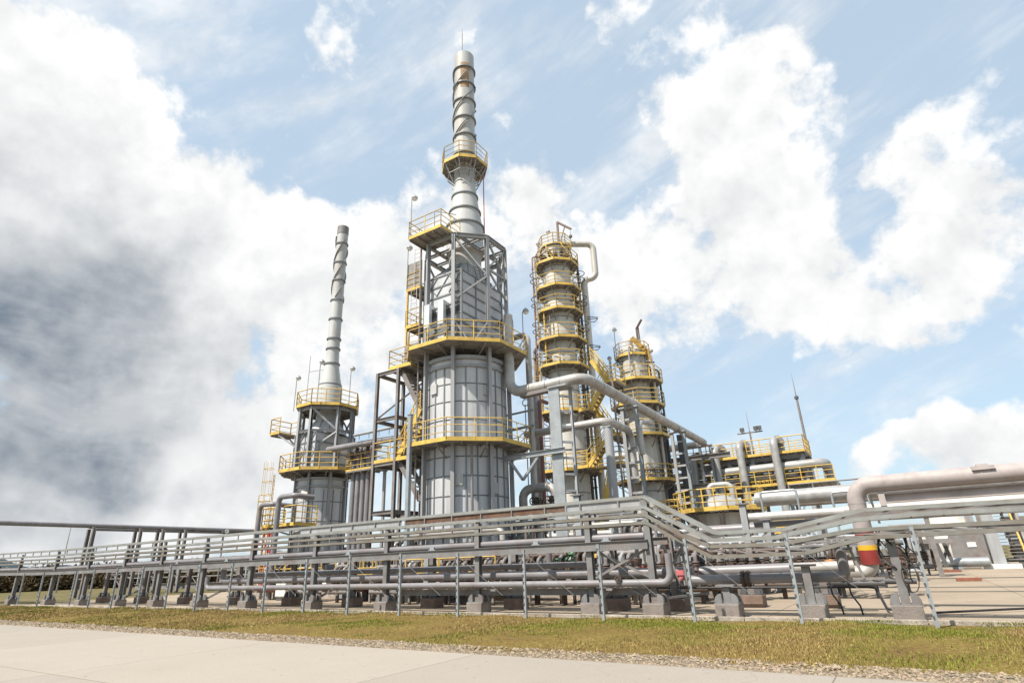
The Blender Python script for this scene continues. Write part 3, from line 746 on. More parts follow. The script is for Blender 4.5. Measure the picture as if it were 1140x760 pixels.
DUCT = mat('bright_duct_metal', (.60, .62, .63), .35, .3, .1, 2)
def big_furnace():
    cx, cy = -19.43, 25.43
    root = empty('furnace', (cx, cy, 0), 'tallest grey panelled cylindrical furnace with a spiral-banded stack, beside the steel stair tower', 'furnace')
    a, c = 2.36, 1.40; b = a-c; R = 2.30
    zlo = zat(524, 489, cx+2.2, cy-2.5); zhi = zat(526, 378, cx+2.2, cy-2.5)
    Bx, By = cx+b, cy-a
    zf = zat(503, 261, Bx, By)
    zsh = zhi-0.55
    m = MB(); m.lathe((cx, cy, 0), [(R-.02, .3), (R, .3), (R, zsh), (R-.4, zsh+.15), (.5, zsh+.2)], 72)
    sh = m.build('shell', SHELL, root)
    m = MB()
    z = 0.9
    while z < zsh-0.9:
        m.ring((cx, cy, z), R+.005, .035, 72, 4); z += 0.98
    for i in range(16):
        an = radians(45*(i//2)+22.5+(15, 30)[i % 2])
        m.bar((cx+(R+.01)*cos(an), cy+(R+.01)*sin(an), .4), (cx+(R+.01)*cos(an), cy+(R+.01)*sin(an), zsh-.6), .07, .07, (cos(an), sin(an), 0))
    m.build('stiffener_ribs', RIB, sh)  # dark panel grid, the shade of the gaps painted into the ribs
    m = MB(); m.flatring((cx, cy, 0), R-.05, R+.16, zsh-.18, zsh+.02, 72); m.flatring((cx, cy, 0), R-.05, R+.12, zsh-.62, zsh-.46, 72)
    m.build('top_ring', STEEL, sh)
    m = MB(); m.lathe((cx, cy, 0), [(R+.5, 0), (R+.5, .3), (R-.3, .31)], 48, smooth=False); m.build('plinth', CONC, root)
    poly = octo(cx, cy, a, c)
    for k, (x, y) in enumerate(poly):
        m = MB(); d = (x-cx, y-cy, 0)
        top = zf
        m.ibeam((x, y, .3), (x, y, top), .20, .22, .02, nrm(d))
        m.build('column', STEEL, root)
    # platforms
    platform(root, cx, cy, octo(cx, cy, 3.4, 2.05), zlo, R+.02)
    platform(root, cx, cy, octo(cx, cy, 3.4, 2.05), zhi, 1.2)
    # upper frame
    P = poly+[poly[0]]
    m = MB()
    for p, q in zip(P[:-1], P[1:]): m.ibeam((p[0], p[1], zf), (q[0], q[1], zf), .2, .26, .02)
    for y in (-1.2, 0, 1.2): m.ibeam((cx-a, cy+y*.9, zf-.01), (cx+a, cy+y*.9, zf-.01), .14, .2, .015)
    for x in (-1.15, 1.15): m.ibeam((cx+x, cy-a, zf-.02), (cx+x, cy+a, zf-.02), .14, .2, .015)
    m.build_parts('top_beam', STEEL, root)
    m = MB(); z1 = zf-(zf-zhi)*.30; z2 = zhi+(zf-zhi)*.22; zm = zhi+(zf-zhi)*.5
    for p, q in zip(P[:-1], P[1:]):
        m.ibeam((p[0], p[1], z2), (q[0], q[1], z2), .12, .14, .014)
    for i in (1, 3, 5, 7):
        p, q = P[i-1], P[i]
        m.bar((p[0], p[1], zf-.1), (q[0], q[1], z1-.5), .12, .10); m.bar((p[0], p[1], zm-.7), (q[0], q[1], z1-.5), .12, .10)
        m.bar((p[0], p[1], z2), ((p[0]+q[0])/2, (p[1]+q[1])/2, zhi+.1), .1, .1); m.bar((q[0], q[1], z2), ((p[0]+q[0])/2, (p[1]+q[1])/2, zhi+.1), .1, .1)
    for i in (2, 6):
        p, q = P[i-1], P[i]
        m.bar((p[0], p[1], zf-.1), (q[0], q[1], z1), .1, .1); m.bar((q[0], q[1], zf-.1), (p[0], p[1], z1), .1, .1)
        m.bar((p[0], p[1], z1), (q[0], q[1], zm), .1, .1); m.bar((q[0], q[1], z1), (p[0], p[1], zm), .1, .1)
        m.bar((p[0], p[1], z1), (q[0], q[1], z1), .12, .12)
    m.build_parts('bracing', STEEL, root)
    # convection box
    x0, x1, y0, y1 = cx-1.42, cx+1.30, cy-2.05, cy+2.05
    zb = zat(506, 299, x1, y0)
    m = MB(); m.box(((x0+x1)/2, (y0+y1)/2, (zhi+zb)/2), x1-x0, y1-y0, zb-zhi)
    bx = m.build('convection_box', SHELL, root)
    m = MB()
    H = zb-zhi
    for k in (.16, .30, .44, .58, .72, .86, 1.0):
        z = zhi+H*k-.03
        m.bar((x0-.04, y0-.02, z), (x1+.04, y0-.02, z), .06, .09); m.bar((x1+.02, y0-.04, z), (x1+.02, y1+.04, z), .06, .09); m.bar((x0-.02, y0, z), (x0-.02, y1, z), .06, .09)
    for k in (0, .33, .66, 1): m.bar((x1+.02, y0+(y1-y0)*k, zhi), (x1+.02, y0+(y1-y0)*k, zb), .07, .07)
    for k in (0, 1): m.bar((x0+(x1-x0)*k, y0-.02, zhi), (x0+(x1-x0)*k, y0-.02, zb), .07, .07)
    for i in range(3):
        xa = x0+(x1-x0)*i/3; xb = x0+(x1-x0)*(i+1)/3
        for k0, k1 in ((.74, .98), (.02, .26)):
            m.bar((xa, y0-.03, zhi+H*k0), (xb, y0-.03, zhi+H*k1), .045, .045)
            if i != 1: m.bar((xb, y0-.035, zhi+H*k0), (xa, y0-.035, zhi+H*k1), .045, .045)
    m.build('stiffener_ribs', RIB, bx)
    m = MB(); m.box(((x0+x1)/2, y0-.015, zhi+H*.485), x1-x0-.1, .04, .38); m.build('louvre_slot', DARKST, bx)
    for fx in (.22, .60):
        m = MB(); X = x0+(x1-x0)*fx
        m.bar((X, y0-.42, zhi+H*.30), (X, y0-.42, zhi+H*.60), .40, .24, (0, 1, 0))
        m.bar((X, y0-.42, zhi+H*.30), (X+.15, y0-.12, zhi+H*.235), .40, .22, (0, 1, 0))
        m.bar((X, y0-.42, zhi+H*.60-.12), (X, y0-.02, zhi+H*.60-.12), .39, .22)
        m.build('vent_duct', DUCT, bx)
    # tapering hood with raised grid
    zn = zb+(zf-zb)*.52; r0 = 1.0
    m = MB(); n = 48; vs = []
    sq = []
    for i in range(n):
        an = 2*pi*i/n+pi/4
        dd = poly_ray([(x0, y0), (x1, y0), (x1, y1), (x0, y1)], (x0+x1)/2, (y0+y1)/2, an)
        sq.append(((x0+x1)/2+dd*cos(an)*.99, (y0+y1)/2+dd*sin(an)*.99))
    rg = [(cx+r0*cos(2*pi*i/n+pi/4), cy+r0*sin(2*pi*i/n+pi/4)) for i in range(n)]
    vs = [(x, y, zb+.01) for x, y in sq]+[(x, y, zn) for x, y in rg]
    m.add(vs, [(i, (i+1) % n, n+(i+1) % n, n+i) for i in range(n)], True)
    hd = m.build('hood', STACK, root)
    m = MB()
    for i in range(0, n, 3): m.bar((*sq[i], zb+.03), (*rg[i], zn+.02), .05, .06)
    for t in (.2, .4, .6, .8):
        pts = [(sq[i][0]*(1-t)+rg[i][0]*t, sq[i][1]*(1-t)+rg[i][1]*t, zb+(zn-zb)*t+.02) for i in range(n)]
        m.tube(pts, .03, 4, False, True)
    m.build('stiffener_ribs', RIB, hd)
    # stack
    zt = zat(517, 65, cx, cy)
    q = lambda y: zat(517, y, cx+.4, cy-.6)
    m = MB()
    m.lathe((cx, cy, 0), [(r0, zn-.2), (1.04, zf-.2), (1.18, zf-.05), (1.18, q(250)), (.97, q(232)), (.80, q(213)), (.72, q(200)), (.70, zt), (.60, zt), (.60, zt-2)], 40)
    st = m.build('stack', STACK, root)
    m = MB()
    for y, r in ((249, 1.20), (231.5, .99), (214, .82), (168, .75), (147.5, .75), (128, .75), (108.5, .75), (90.5, .75), (73, .75)):
        m.flatring((cx, cy, 0), r-.06, r+.07, q(y)-.045, q(y)+.045, 40)
    m.build_parts('stiffener_ring', RIB, st)
    m = MB(); za, zc = q(150), q(74)
    for s in range(3):
        pts = []
        for i in range(41):
            t = i/40; an = 2*pi*s/3+t*2*pi*.95+2.2
            pts.append((cx+.79*cos(an), cy+.79*sin(an), za+(zc-za)*t))
        m.ribbon_helix(pts, cx, cy, .11, .045)
    m.build_parts('spiral_strake', RIB, st)
    m = MB(); m.tube([(cx+.2, cy-.5, zt-.4), (cx+.2, cy-.5, zt+2.2)], .018, 5); m.tube([(cx-.4, cy+.3, zt-.4), (cx-.4, cy+.3, zt+3)], .018, 5)
    m.build_parts('lightning_rod', DARKST, st)
    m = MB(); m.lathe((cx, cy, 0), [(.712, zt-3.4), (.716, zt-3.3), (.716, zt-1.2), (.712, zt-1.1)], 10, radians(-75), radians(-25)); m.build('rust_patch', mat('stack_rust', (.33, .22, .13), .8, 0, .3, 3), st)
    zp = q(181)
    d = platform(root, cx, cy, octo(cx, cy, 1.42, .8), zp, .74, 1.15, drop=1.0, fascia=.12, step=1.2)
    m = MB()
    for x, y in octo(cx, cy, 1.36, .8): m.bar((x, y, zp-.08), (cx+(x-cx)*.55, cy+(y-cy)*.55, zp-1.5), .06, .06)
    o8 = octo(cx, cy, 1.36, .8)
    for p, r_ in zip(o8, o8[1:]+o8[:1]):
        pm = [(cx+(w[0]-cx)*.80, cy+(w[1]-cy)*.80, zp-.75) for w in (p, r_)]; m.bar(pm[0], pm[1], .05, .05)
    m.build('bracket_frame', STEEL, d)
    ladder(root, cx+1.0, cy+.75, zf, zp, .8, .6, False, mat('red_ladder_paint', (.42, .12, .10), .5), .03)
    # service decks round the top and down the west side
    dk = deck(root, cx-1.75, cx+.75, cy-3.3, cy-1.5, zf+.22, 'SEW', 1.15)
    lamp_pole(root, cx-1.7, cy-3.2, zf+.2, zf+3.2, .15, .1)
    m = MB(); m.tube([(cx-1.2, cy-1.6, zf+.2), (cx-1.2, cy-1.6, zf+2.9), (cx+.3, cy-1.3, zf+2.2)], .03, 5); m.build('davit', DARKST, root)
    for (ya, yb, zz) in ((-1.9, .0, zat(462, 325, cx-3.2, cy-1.9)), (-1.9, .0, zat(462, 366, cx-3.2, cy-1.9))):
        deck(root, cx-3.1, cx-1.9, cy+ya, cy+yb, zz, 'SW', 1.1)
    m = MB(); z1 = zat(462, 325, cx-3.2, cy-1.9); z0_ = zat(462, 366, cx-3.2, cy-1.9)
    m.box((cx-2.5, cy-1.86, z1+.95), 1.15, .05, 1.75); m.build('grating_screen', GRATE, root)
    for (x, y) in ((-3.05, -1.85), (-3.05, -.05), (-1.95, -1.85)):
        m = MB(); m.bar((cx+x, cy+y, zhi), (cx+x, cy+y, z1+.1), .1, .1); m.build('post', YELLOW if x < -3 and y < -1 else STEEL, root)
    ladder(root, cx-2.2, cy-2.0, z1, zf+.3, 0, -1, True, mat('pale_ladder', (.5, .45, .42), .5), .02)
    ladder(root, cx-2.4, cy-2.0, z0_, z1, 0, -1, True, mat('pale_ladder_b', (.5, .45, .42), .5), .02)
    lamp_pole(root, cx-3.05, cy-1.95, z1+1, z1+3.0, .12, 0)
    lamp_pole(root, cx+2.9, cy+1.9, zhi, zhi+3.0, .25, 0)
    # fittings on the shell
    for an, z in ((-100, zsh-1.7), (-22, zsh-1.9), (-62, 5.6), (-15, 5.2)):
        m = MB(); A = radians(an); m.bar((cx+R*cos(A), cy+R*sin(A), z), (cx+(R+.1)*cos(A), cy+(R+.1)*sin(A), z), .5, .55); m.build('inspection_door', STACK, sh)
    m = MB(); m.tube([(cx+1.9, cy-2.0, .4), (cx+1.9, cy-2.0, zlo-.2)], .07, 8); m.tube([(cx-1.7, cy-2.2, .4), (cx-1.7, cy-2.2, zf)], .05, 8); m.build_parts('conduit', STEELB, root)
    return root, cx, cy, zlo, zhi, zf
BF, BFX, BFY, BZLO, BZHI, BZF = big_furnace()

def small_furnace():
    cx, cy = -34.15, 27.75
    root = empty('furnace', (cx, cy, 0), 'smaller grey panelled furnace with a slim dark-rimmed stack, far left of the plant', 'furnace')
    a, c = 1.93, 1.30; R = 1.72; b = a-c
    D0 = math.hypot(cx, cy)
    near = lambda k: (cx*(1-k/D0), cy*(1-k/D0))
    zlo = zat(352, 521, *near(2.8)); zt_ = zat(366, 449, *near(2.2)); zm = zat(366, 478, *near(2.0))
    zsh = zlo-.45
    m = MB(); m.lathe((cx, cy, 0), [(R, .3), (R, zsh), (R-.3, zsh+.12), (.4, zsh+.14)], 56); sh = m.build('shell', SHELL, root)
    m = MB(); z = .9
    while z < zsh-.9: m.ring((cx, cy, z), R+.005, .03, 56, 4); z += 1.25
    for i in range(16):
        an = radians(22.5*i+11.25); m.bar((cx+R*cos(an), cy+R*sin(an), .4), (cx+R*cos(an), cy+R*sin(an), zsh-.8), .06, .06, (cos(an), sin(an), 0))
    m.build('stiffener_ribs', RIB, sh)  # rib colour carries the shade of the panel gaps here too
    m = MB(); m.flatring((cx, cy, 0), R-.05, R+.13, zsh-.12, zsh+.03, 56); m.flatring((cx, cy, 0), R-.05, R+.1, zsh-.65, zsh-.5, 56); m.build('top_ring', STEEL, sh)
    for i in range(8):
        an = radians(45*i+22.5); m = MB(); x, y = cx+(R+.1)*cos(an), cy+(R+.1)*sin(an); m.ibeam((x, y, 0), (x, y, zlo-.1), .18, .18, .02, (cos(an), sin(an), 0)); m.build('column', STEEL, root)
    platform(root, cx, cy, octo(cx, cy, 2.85, 1.75), zlo, .9, r=.036)
    platform(root, cx, cy, octo(cx, cy, 2.2, 1.40), zt_, .85, drop=0, r=.036)
    z2 = zat(325, 487, cx-3.3, cy-1.6)
    deck(root, cx-2.95, cx-1.9, cy-2.6, cy-.9, z2, 'SWN', r=.036)
    m = MB(); m.bar((cx-1.9, cy-.65, z2-1.2), (cx-2.8, cy-1.0, z2-.15), .1, .1); m.bar((cx-.65, cy-1.93, z2-1.2), (cx-2.1, cy-2.5, z2-.15), .1, .1); m.build_parts('bracket', STEEL, root)
    poly = octo(cx, cy, a, c); P = poly+[poly[0]]
    for x, y in poly:
        m = MB(); m.ibeam((x, y, zlo), (x, y, zt_-.1), .2, .2, .02); m.build('column', STEEL, root)
    m = MB()
    for p, q in zip(P[:-1], P[1:]):
        m.ibeam((p[0], p[1], zt_-.2), (q[0], q[1], zt_-.2), .16, .2, .016); m.ibeam((p[0], p[1], zm), (q[0], q[1], zm), .14, .16, .014)
    m.build_parts('frame_beam', STEEL, root)
    m = MB()
    for i in (1, 3, 5, 7):
        p, q = P[i-1], P[i]; m.bar((p[0], p[1], zt_-.2), (q[0], q[1], zm), .13, .13)
    for i in (0, 4):
        p, q = P[i-1], P[i]; m.bar((q[0], q[1], zt_-.2), (p[0], p[1], zm), .1, .1); m.bar((p[0], p[1], zt_-.2), (q[0], q[1], zm), .1, .1)
    p, q = P[0], P[1]; mid = lerp((p[0], p[1], zm-1.3), (q[0], q[1], zm-.4), .4)
    m.tube([(q[0], q[1], zm-.1), mid, (p[0]+.3*(q[0]-p[0]), p[1]+.3*(q[1]-p[1]), zlo+.1)], .1, 8)
    m.build_parts('bracing', STEEL, root)
    x0, x1, y0, y1 = cx-1.15, cx+1.15, cy-1.75, cy+1.75
    zb = zm-.1
    m = MB(); m.box((cx, cy, (zlo+zb)/2), x1-x0, y1-y0, zb-zlo); bx = m.build('convection_box', SHELL, root)
    m = MB(); H = zb-zlo
    for k in (.25, .5, .75, 1):
        z = zlo+H*k-.03; m.bar((x0, y0-.02, z), (x1, y0-.02, z), .06, .08); m.bar((x1+.02, y0, z), (x1+.02, y1, z), .06, .08)
    for k in (0, .5, 1): m.bar((x1+.02, y0+(y1-y0)*k, zlo), (x1+.02, y0+(y1-y0)*k, zb), .06, .06); m.bar((x0+(x1-x0)*k, y0-.02, zlo), (x0+(x1-x0)*k, y0-.02, zb), .06, .06)
    for i in range(2):
        for j in range(2):
            xa, xb = x0+i*1.15, x0+(i+1)*1.15; m.bar((xa, y0-.03, zlo+H*.5*j), (xb, y0-.03, zlo+H*.5*(j+1)), .04, .04); m.bar((xb, y0-.034, zlo+H*.5*j), (xa, y0-.034, zlo+H*.5*(j+1)), .04, .04)
    m.build('stiffener_ribs', RIB, bx)
    zn = zb+(zt_-zb)*.55
    m = MB(); m.lathe((cx, cy, 0), [(1.5, zb), (1.42, zb+.25), (1.15, zb+.7), (.85, zn), (.8, zt_-.2)], 32); hd = m.build('hood', SHELL, root)
    m = MB()
    for i in range(12): an = pi*i/6; m.bar((cx+1.44*cos(an), cy+1.44*sin(an), zb+.22), (cx+.88*cos(an), cy+.88*sin(an), zn), .05, .05)
    m.build('stiffener_ribs', RIB, hd)
    zt = zat(382, 254, cx, cy); q = lambda y: zat(366+(430-y)*.088, y, cx+.3, cy-.25)
    m = MB(); m.lathe((cx, cy, 0), [(.92, zt_-.3), (.92, q(432)), (.72, q(420)), (.52, q(404)), (.48, q(390)), (.44, zt), (.36, zt), (.36, zt-1.5)], 32); st = m.build('stack', STACK, root)
    m = MB()
    for y, r in ((428, .80), (404, .53), (387, .48), (376, .48), (354, .47), (333, .46), (311, .46), (291, .45), (270, .45)):
        m.flatring((cx, cy, 0), r-.04, r+.08, q(y)-.05, q(y)+.05, 32)
    m.build_parts('stiffener_ring', RIB, st)
    m = MB(); m.lathe((cx, cy, 0), [(.45, q(259)), (.47, q(259)), (.47, zt+.02), (.44, zt+.02)], 32); m.build('stack_rim', STEELB, st)
    m = MB(); za, zc = q(331), q(262)
    for s in range(3):
        pts = [(cx+.50*cos(2*pi*s/3+t*5.4+1), cy+.50*sin(2*pi*s/3+t*5.4+1), za+(zc-za)*t) for t in [i/36 for i in range(37)]]
        m.ribbon_helix(pts, cx, cy, .11, .045)
    m.build_parts('spiral_strake', RIB, st)
    for (x, y, h) in ((-1.9, -1.6, 2.6), (1.2, -2.0, 3.1), (2.0, .2, 3.0)): lamp_pole(root, cx+x, cy+y, zt_, zt_+h, .08, .08)
    m = MB(); m.tube([(cx-1.6, cy-.8, zt_), (cx-1.6, cy-.8, zt_+4.5)], .025, 5); m.tube([(cx-1.6, cy-.8, zt_+3.2), (cx-.6, cy-.3, zt_+3.3)], .025, 5); m.build('instrument_mast', STEEL, root)
    for an, z in ((-70, zsh-1.3),):
        A = radians(an); m = MB(); m.bar((cx+R*cos(A), cy+R*sin(A), z+.3), (cx+(R+.15)*cos(A), cy+(R+.15)*sin(A), z), .5, .7); m.build('inspection_door', STACK, sh)
    ladder(root, cx-2.3, cy-2.3, zlo-3.6, zlo, -.7, -.7, True, YELLOW, .025)
    return cx, cy, zlo, zm, zt_
SFX, SFY, SZLO, SZM, SZT = small_furnace()

# caged access tower beside the smaller furnace, red and white banded at its foot
def access_tower():
    V = 24.6
    xa, _, za = onV(300, 600, V); xb = onV(322, 596, V)[0]; zd = onV(316, 585, V)[2]
    root = empty('access_tower', (xa, V, 0), 'yellow caged ladder tower with red and white feet at the smaller furnace', 'ladder tower')
    redwhite = [(.5, .05, .04), (.68, .66, .63)]
    R_, W_ = mat('red_marker_paint', redwhite[0], .5), mat('white_marker_paint', redwhite[1], .5)
    for x in (xa-.25, xa+.35):
        for y in (V-.3, V+.3):
            m = MB(); m.bar((x, y, 0), (x, y, zd), .08, .08); po = m.build('post', W_, root)
            for i in range(5):
                k = MB(); k.box((x, y, .35+i*.85), .1, .1, .42); k.build('red_band', R_, po)
    m = MB()
    for i in range(5):
        z = .4+i*.8; m.bar((xa-.25, V-.3, z), (xa+.35, V-.3, z+.7), .05, .05); m.bar((xa+.35, V-.3, z), (xa-.25, V-.3, z+.7), .05, .05)
    m.build_parts('bracing', R_, root)
    ladder(root, xa, V-.35, 1, zd+1.1, 0, -1, True, YELLOW, .03)
    deck(root, xa-.3, xb+1.0, V-.5, V+1.2, zd, 'SEW', 1.15, r=.04)
    m = MB(); m.bar((xb+.8, V+.2, 0), (xb+.8, V+.2, zd-.2), .18, .18); m.bar((xb+.8, V+.2, zd-.8), (xa+.1, V+.2, zd-.2), .09, .09); m.build('post', STEEL, root)
access_tower()
for k, (px0, ytop, px1, V, lab) in enumerate(((290, 562, 303, 23.4, 'grey gooseneck pipe left of the yellow caged ladder tower'), (311, 553, 328, 23.4, 'taller grey gooseneck pipe between the ladder tower and the smaller furnace'))):
    x, _, z = onV(px0, ytop, V); x1 = onV(px1, ytop, V)[0]
    m = MB(); m.pipe([(x, V, 0), (x, V, z), (x1, V, z-.02), (x1+.3, V+1.2, z-.1)], .15 if k == 0 else .17, .35); tag(m.build('gooseneck_pipe', PIPE), lab, 'pipe')

# vertical insulated pipe bank between the furnaces
def riser_bank():
    V = 27.2
    root = empty('pipe_bank', (onV(403, 560, V)[0], V, 0), 'bank of four upright grey pipes right of the smaller furnace', 'pipes')
    for px in (395, 400, 405.5, 411):
        x, _, z = onV(px+2, 480, V); m = MB(); m.pipe([(x, V, 0), (x, V, z-1.0+random.random()*.3), (x+.05, V+.9, z-.95)], .17); m.build('riser_pipe', PIPE, root)
    x0 = onV(392, 530, V)[0]; x1 = onV(422, 530, V)[0]; z = onV(405, 524, V)[2]
    deck(root, x0-.1, x1+.2, V-.5, V+.6, z, 'SEW', 1.1, r=.03, fm=STEELB)
    for x in (x0, x1):
        m = MB(); m.bar((x, V+.5, 0), (x, V+.5, z-.05), .16, .16); m.build('post', STEEL, root)
    for i in range(5):
        x = x0+(x1-x0)*(.1+.2*i); m = MB(); zz = z+1.0+.25*(i % 2)
        m.lathe((x, V-.35, zz), [(.02, -.3), (.14, -.28), (.14, -.2), (.09, -.15), (.13, 0), (.09, .15), (.14, .2), (.14, .28), (.02, .3)], 10); wheel(m, (x, V-.68, zz), .2, (0, -1, 0)); m.build('valve', VALVE, root)
riser_bank()
# header from the riser bank to the stair tower
V = 26.4
a_ = onV(392, 497, V); b_ = onV(447, 508, V)
m = MB(); m.pipe([(a_[0]-2.4, V, a_[2]+.1), (a_[0]+2.4, V, a_[2]+.05), (b_[0]+.3, V, a_[2]-.02), (b_[0]+1.2, V-.2, a_[2]-.1)], .2); tag(m.build('header_pipe', PIPE), 'thick grey pipe running from the riser bank into the stair tower', 'pipe')
a_ = onV(394, 488, 26.0); b_ = onV(440, 470, 26.0)
m = MB(); m.tube([(a_[0], 26.0, a_[2]+.2), (b_[0]+2, 26.0, a_[2]+.25)], .09, 6)
for i in range(5): m.tube([(a_[0]+.5+i*.9, 26.0, a_[2]+.2), (a_[0]+.5+i*.9, 26.0, a_[2]-.15)], .03, 5)
tag(m.build('tie_beam', STEEL), 'thin grey tie beam with hangers above the thick pipe by the stair tower', 'beam')

# ------------------------------------------------------------------ steel stair tower left of the big furnace
def stair_tower():
    V = 23.2
    A = onV(421, 416, V); B = onV(444, 409, V); E = onV(468, 460, V)[0]
    xa, xb, zt = A[0], B[0], A[2]
    root = empty('stair_tower', (xa, V, 0), 'dark grey steel stair tower with yellow-railed landings left of the big furnace', 'stair tower')
    V2 = V+2.2
    for x, y, zz in ((xa, V, zt), (xb, V, zt), (xa, V2, zt), (xb, V2, zt)):
        m = MB(); m.ibeam((x, y, 0), (x, y, zz), .17, .17, .016, (0, 1, 0)); m.build('column', STEELB, root)
    z1 = onV(430, 513, V)[2]; zmid = onV(432, 466, V)[2]; zl = onV(430, 570, V)[2]
    m = MB()
    for z in (zt-.1, zmid, z1-.15, zl):
        m.ibeam((xa, V, z), (xb, V, z), .14, .2, .014); m.ibeam((xa, V2, z), (xb, V2, z), .14, .2, .014)
        for x in (xa, xb): m.ibeam((x, V, z), (x, V2, z), .14, .2, .014)
        m.ibeam((xb, V2-.3, z), (BFX-2.2, V2-.3, z), .12, .18, .014)
    m.bar((xa, V+.05, zmid+.1), (xb, V2, zt-.3), .09, .09)
    m.build_parts('beam', STEELB, root)
    deck(root, xa+(xb-xa)*.55, xb+1.0, V-.05, V2, zt+.08, 'SW', 1.15)
    deck(root, xa, xb+.9, V-.05, V2, z1, 'SW', 1.1)
    m = MB(); m.box((xb+.75, V+.2, zt+.75), 1.05, .04, 1.3); m.build('grating_screen', GRATE, root)
    # flights (bottom, top) in the V plane
    q = lambda px, py, v: onV(px, py, v)
    f1 = q(468, 456, V+.2); f1t = q(446, 412, V+.2)
    stair(root, (f1[0], V+.2, f1[2]), (f1t[0], V+.2, zt+.05), (0, 1), .8, STEELB, False)
    f2t = q(468, 473, V+.1); f2b = q(446, 500, V+.1)
    deck(root, f2t[0]-.1, f2t[0]+.45, V+.1, V2, f1[2], '', 1.1, fm=STEELB)
    stair(root, (f2b[0]-.2, V+.05, z1), (f2t[0]+.0, V+.05, f1[2]), (0, 1), .8, YELLOW, True)
    f3 = q(467, 556, V+.2); f3t = q(443, 515, V+.2)
    stair(root, (f3[0], V+.2, f3[2]), (f3t[0], V+.2, z1), (0, 1), .8, STEELB, False)
    deck(root, f3[0], f3[0]+.45, V+.1, V2, f3[2], '', 1.1, fm=STEELB)
    stair(root, (f3[0]-3.0, V+1.2, 0.05), (f3[0], V+1.2, f3[2]), (0, 1), .8, STEELB, False)
    x0 = onV(440, 470, V)[0]
    return V, xa, xb
STV, STA, STB = stair_tower()
x, _, z = onV(457, 462, 22.0)
m = MB(); m.bar((x, 22.0, 0), (x, 22.0, z), .2, .2); m.box((x, 22.0, z+.02), .26, .26, .05); tag(m.build('steel_post', PALEST), 'pale grey upright steel post standing in front of the stair tower', 'post')

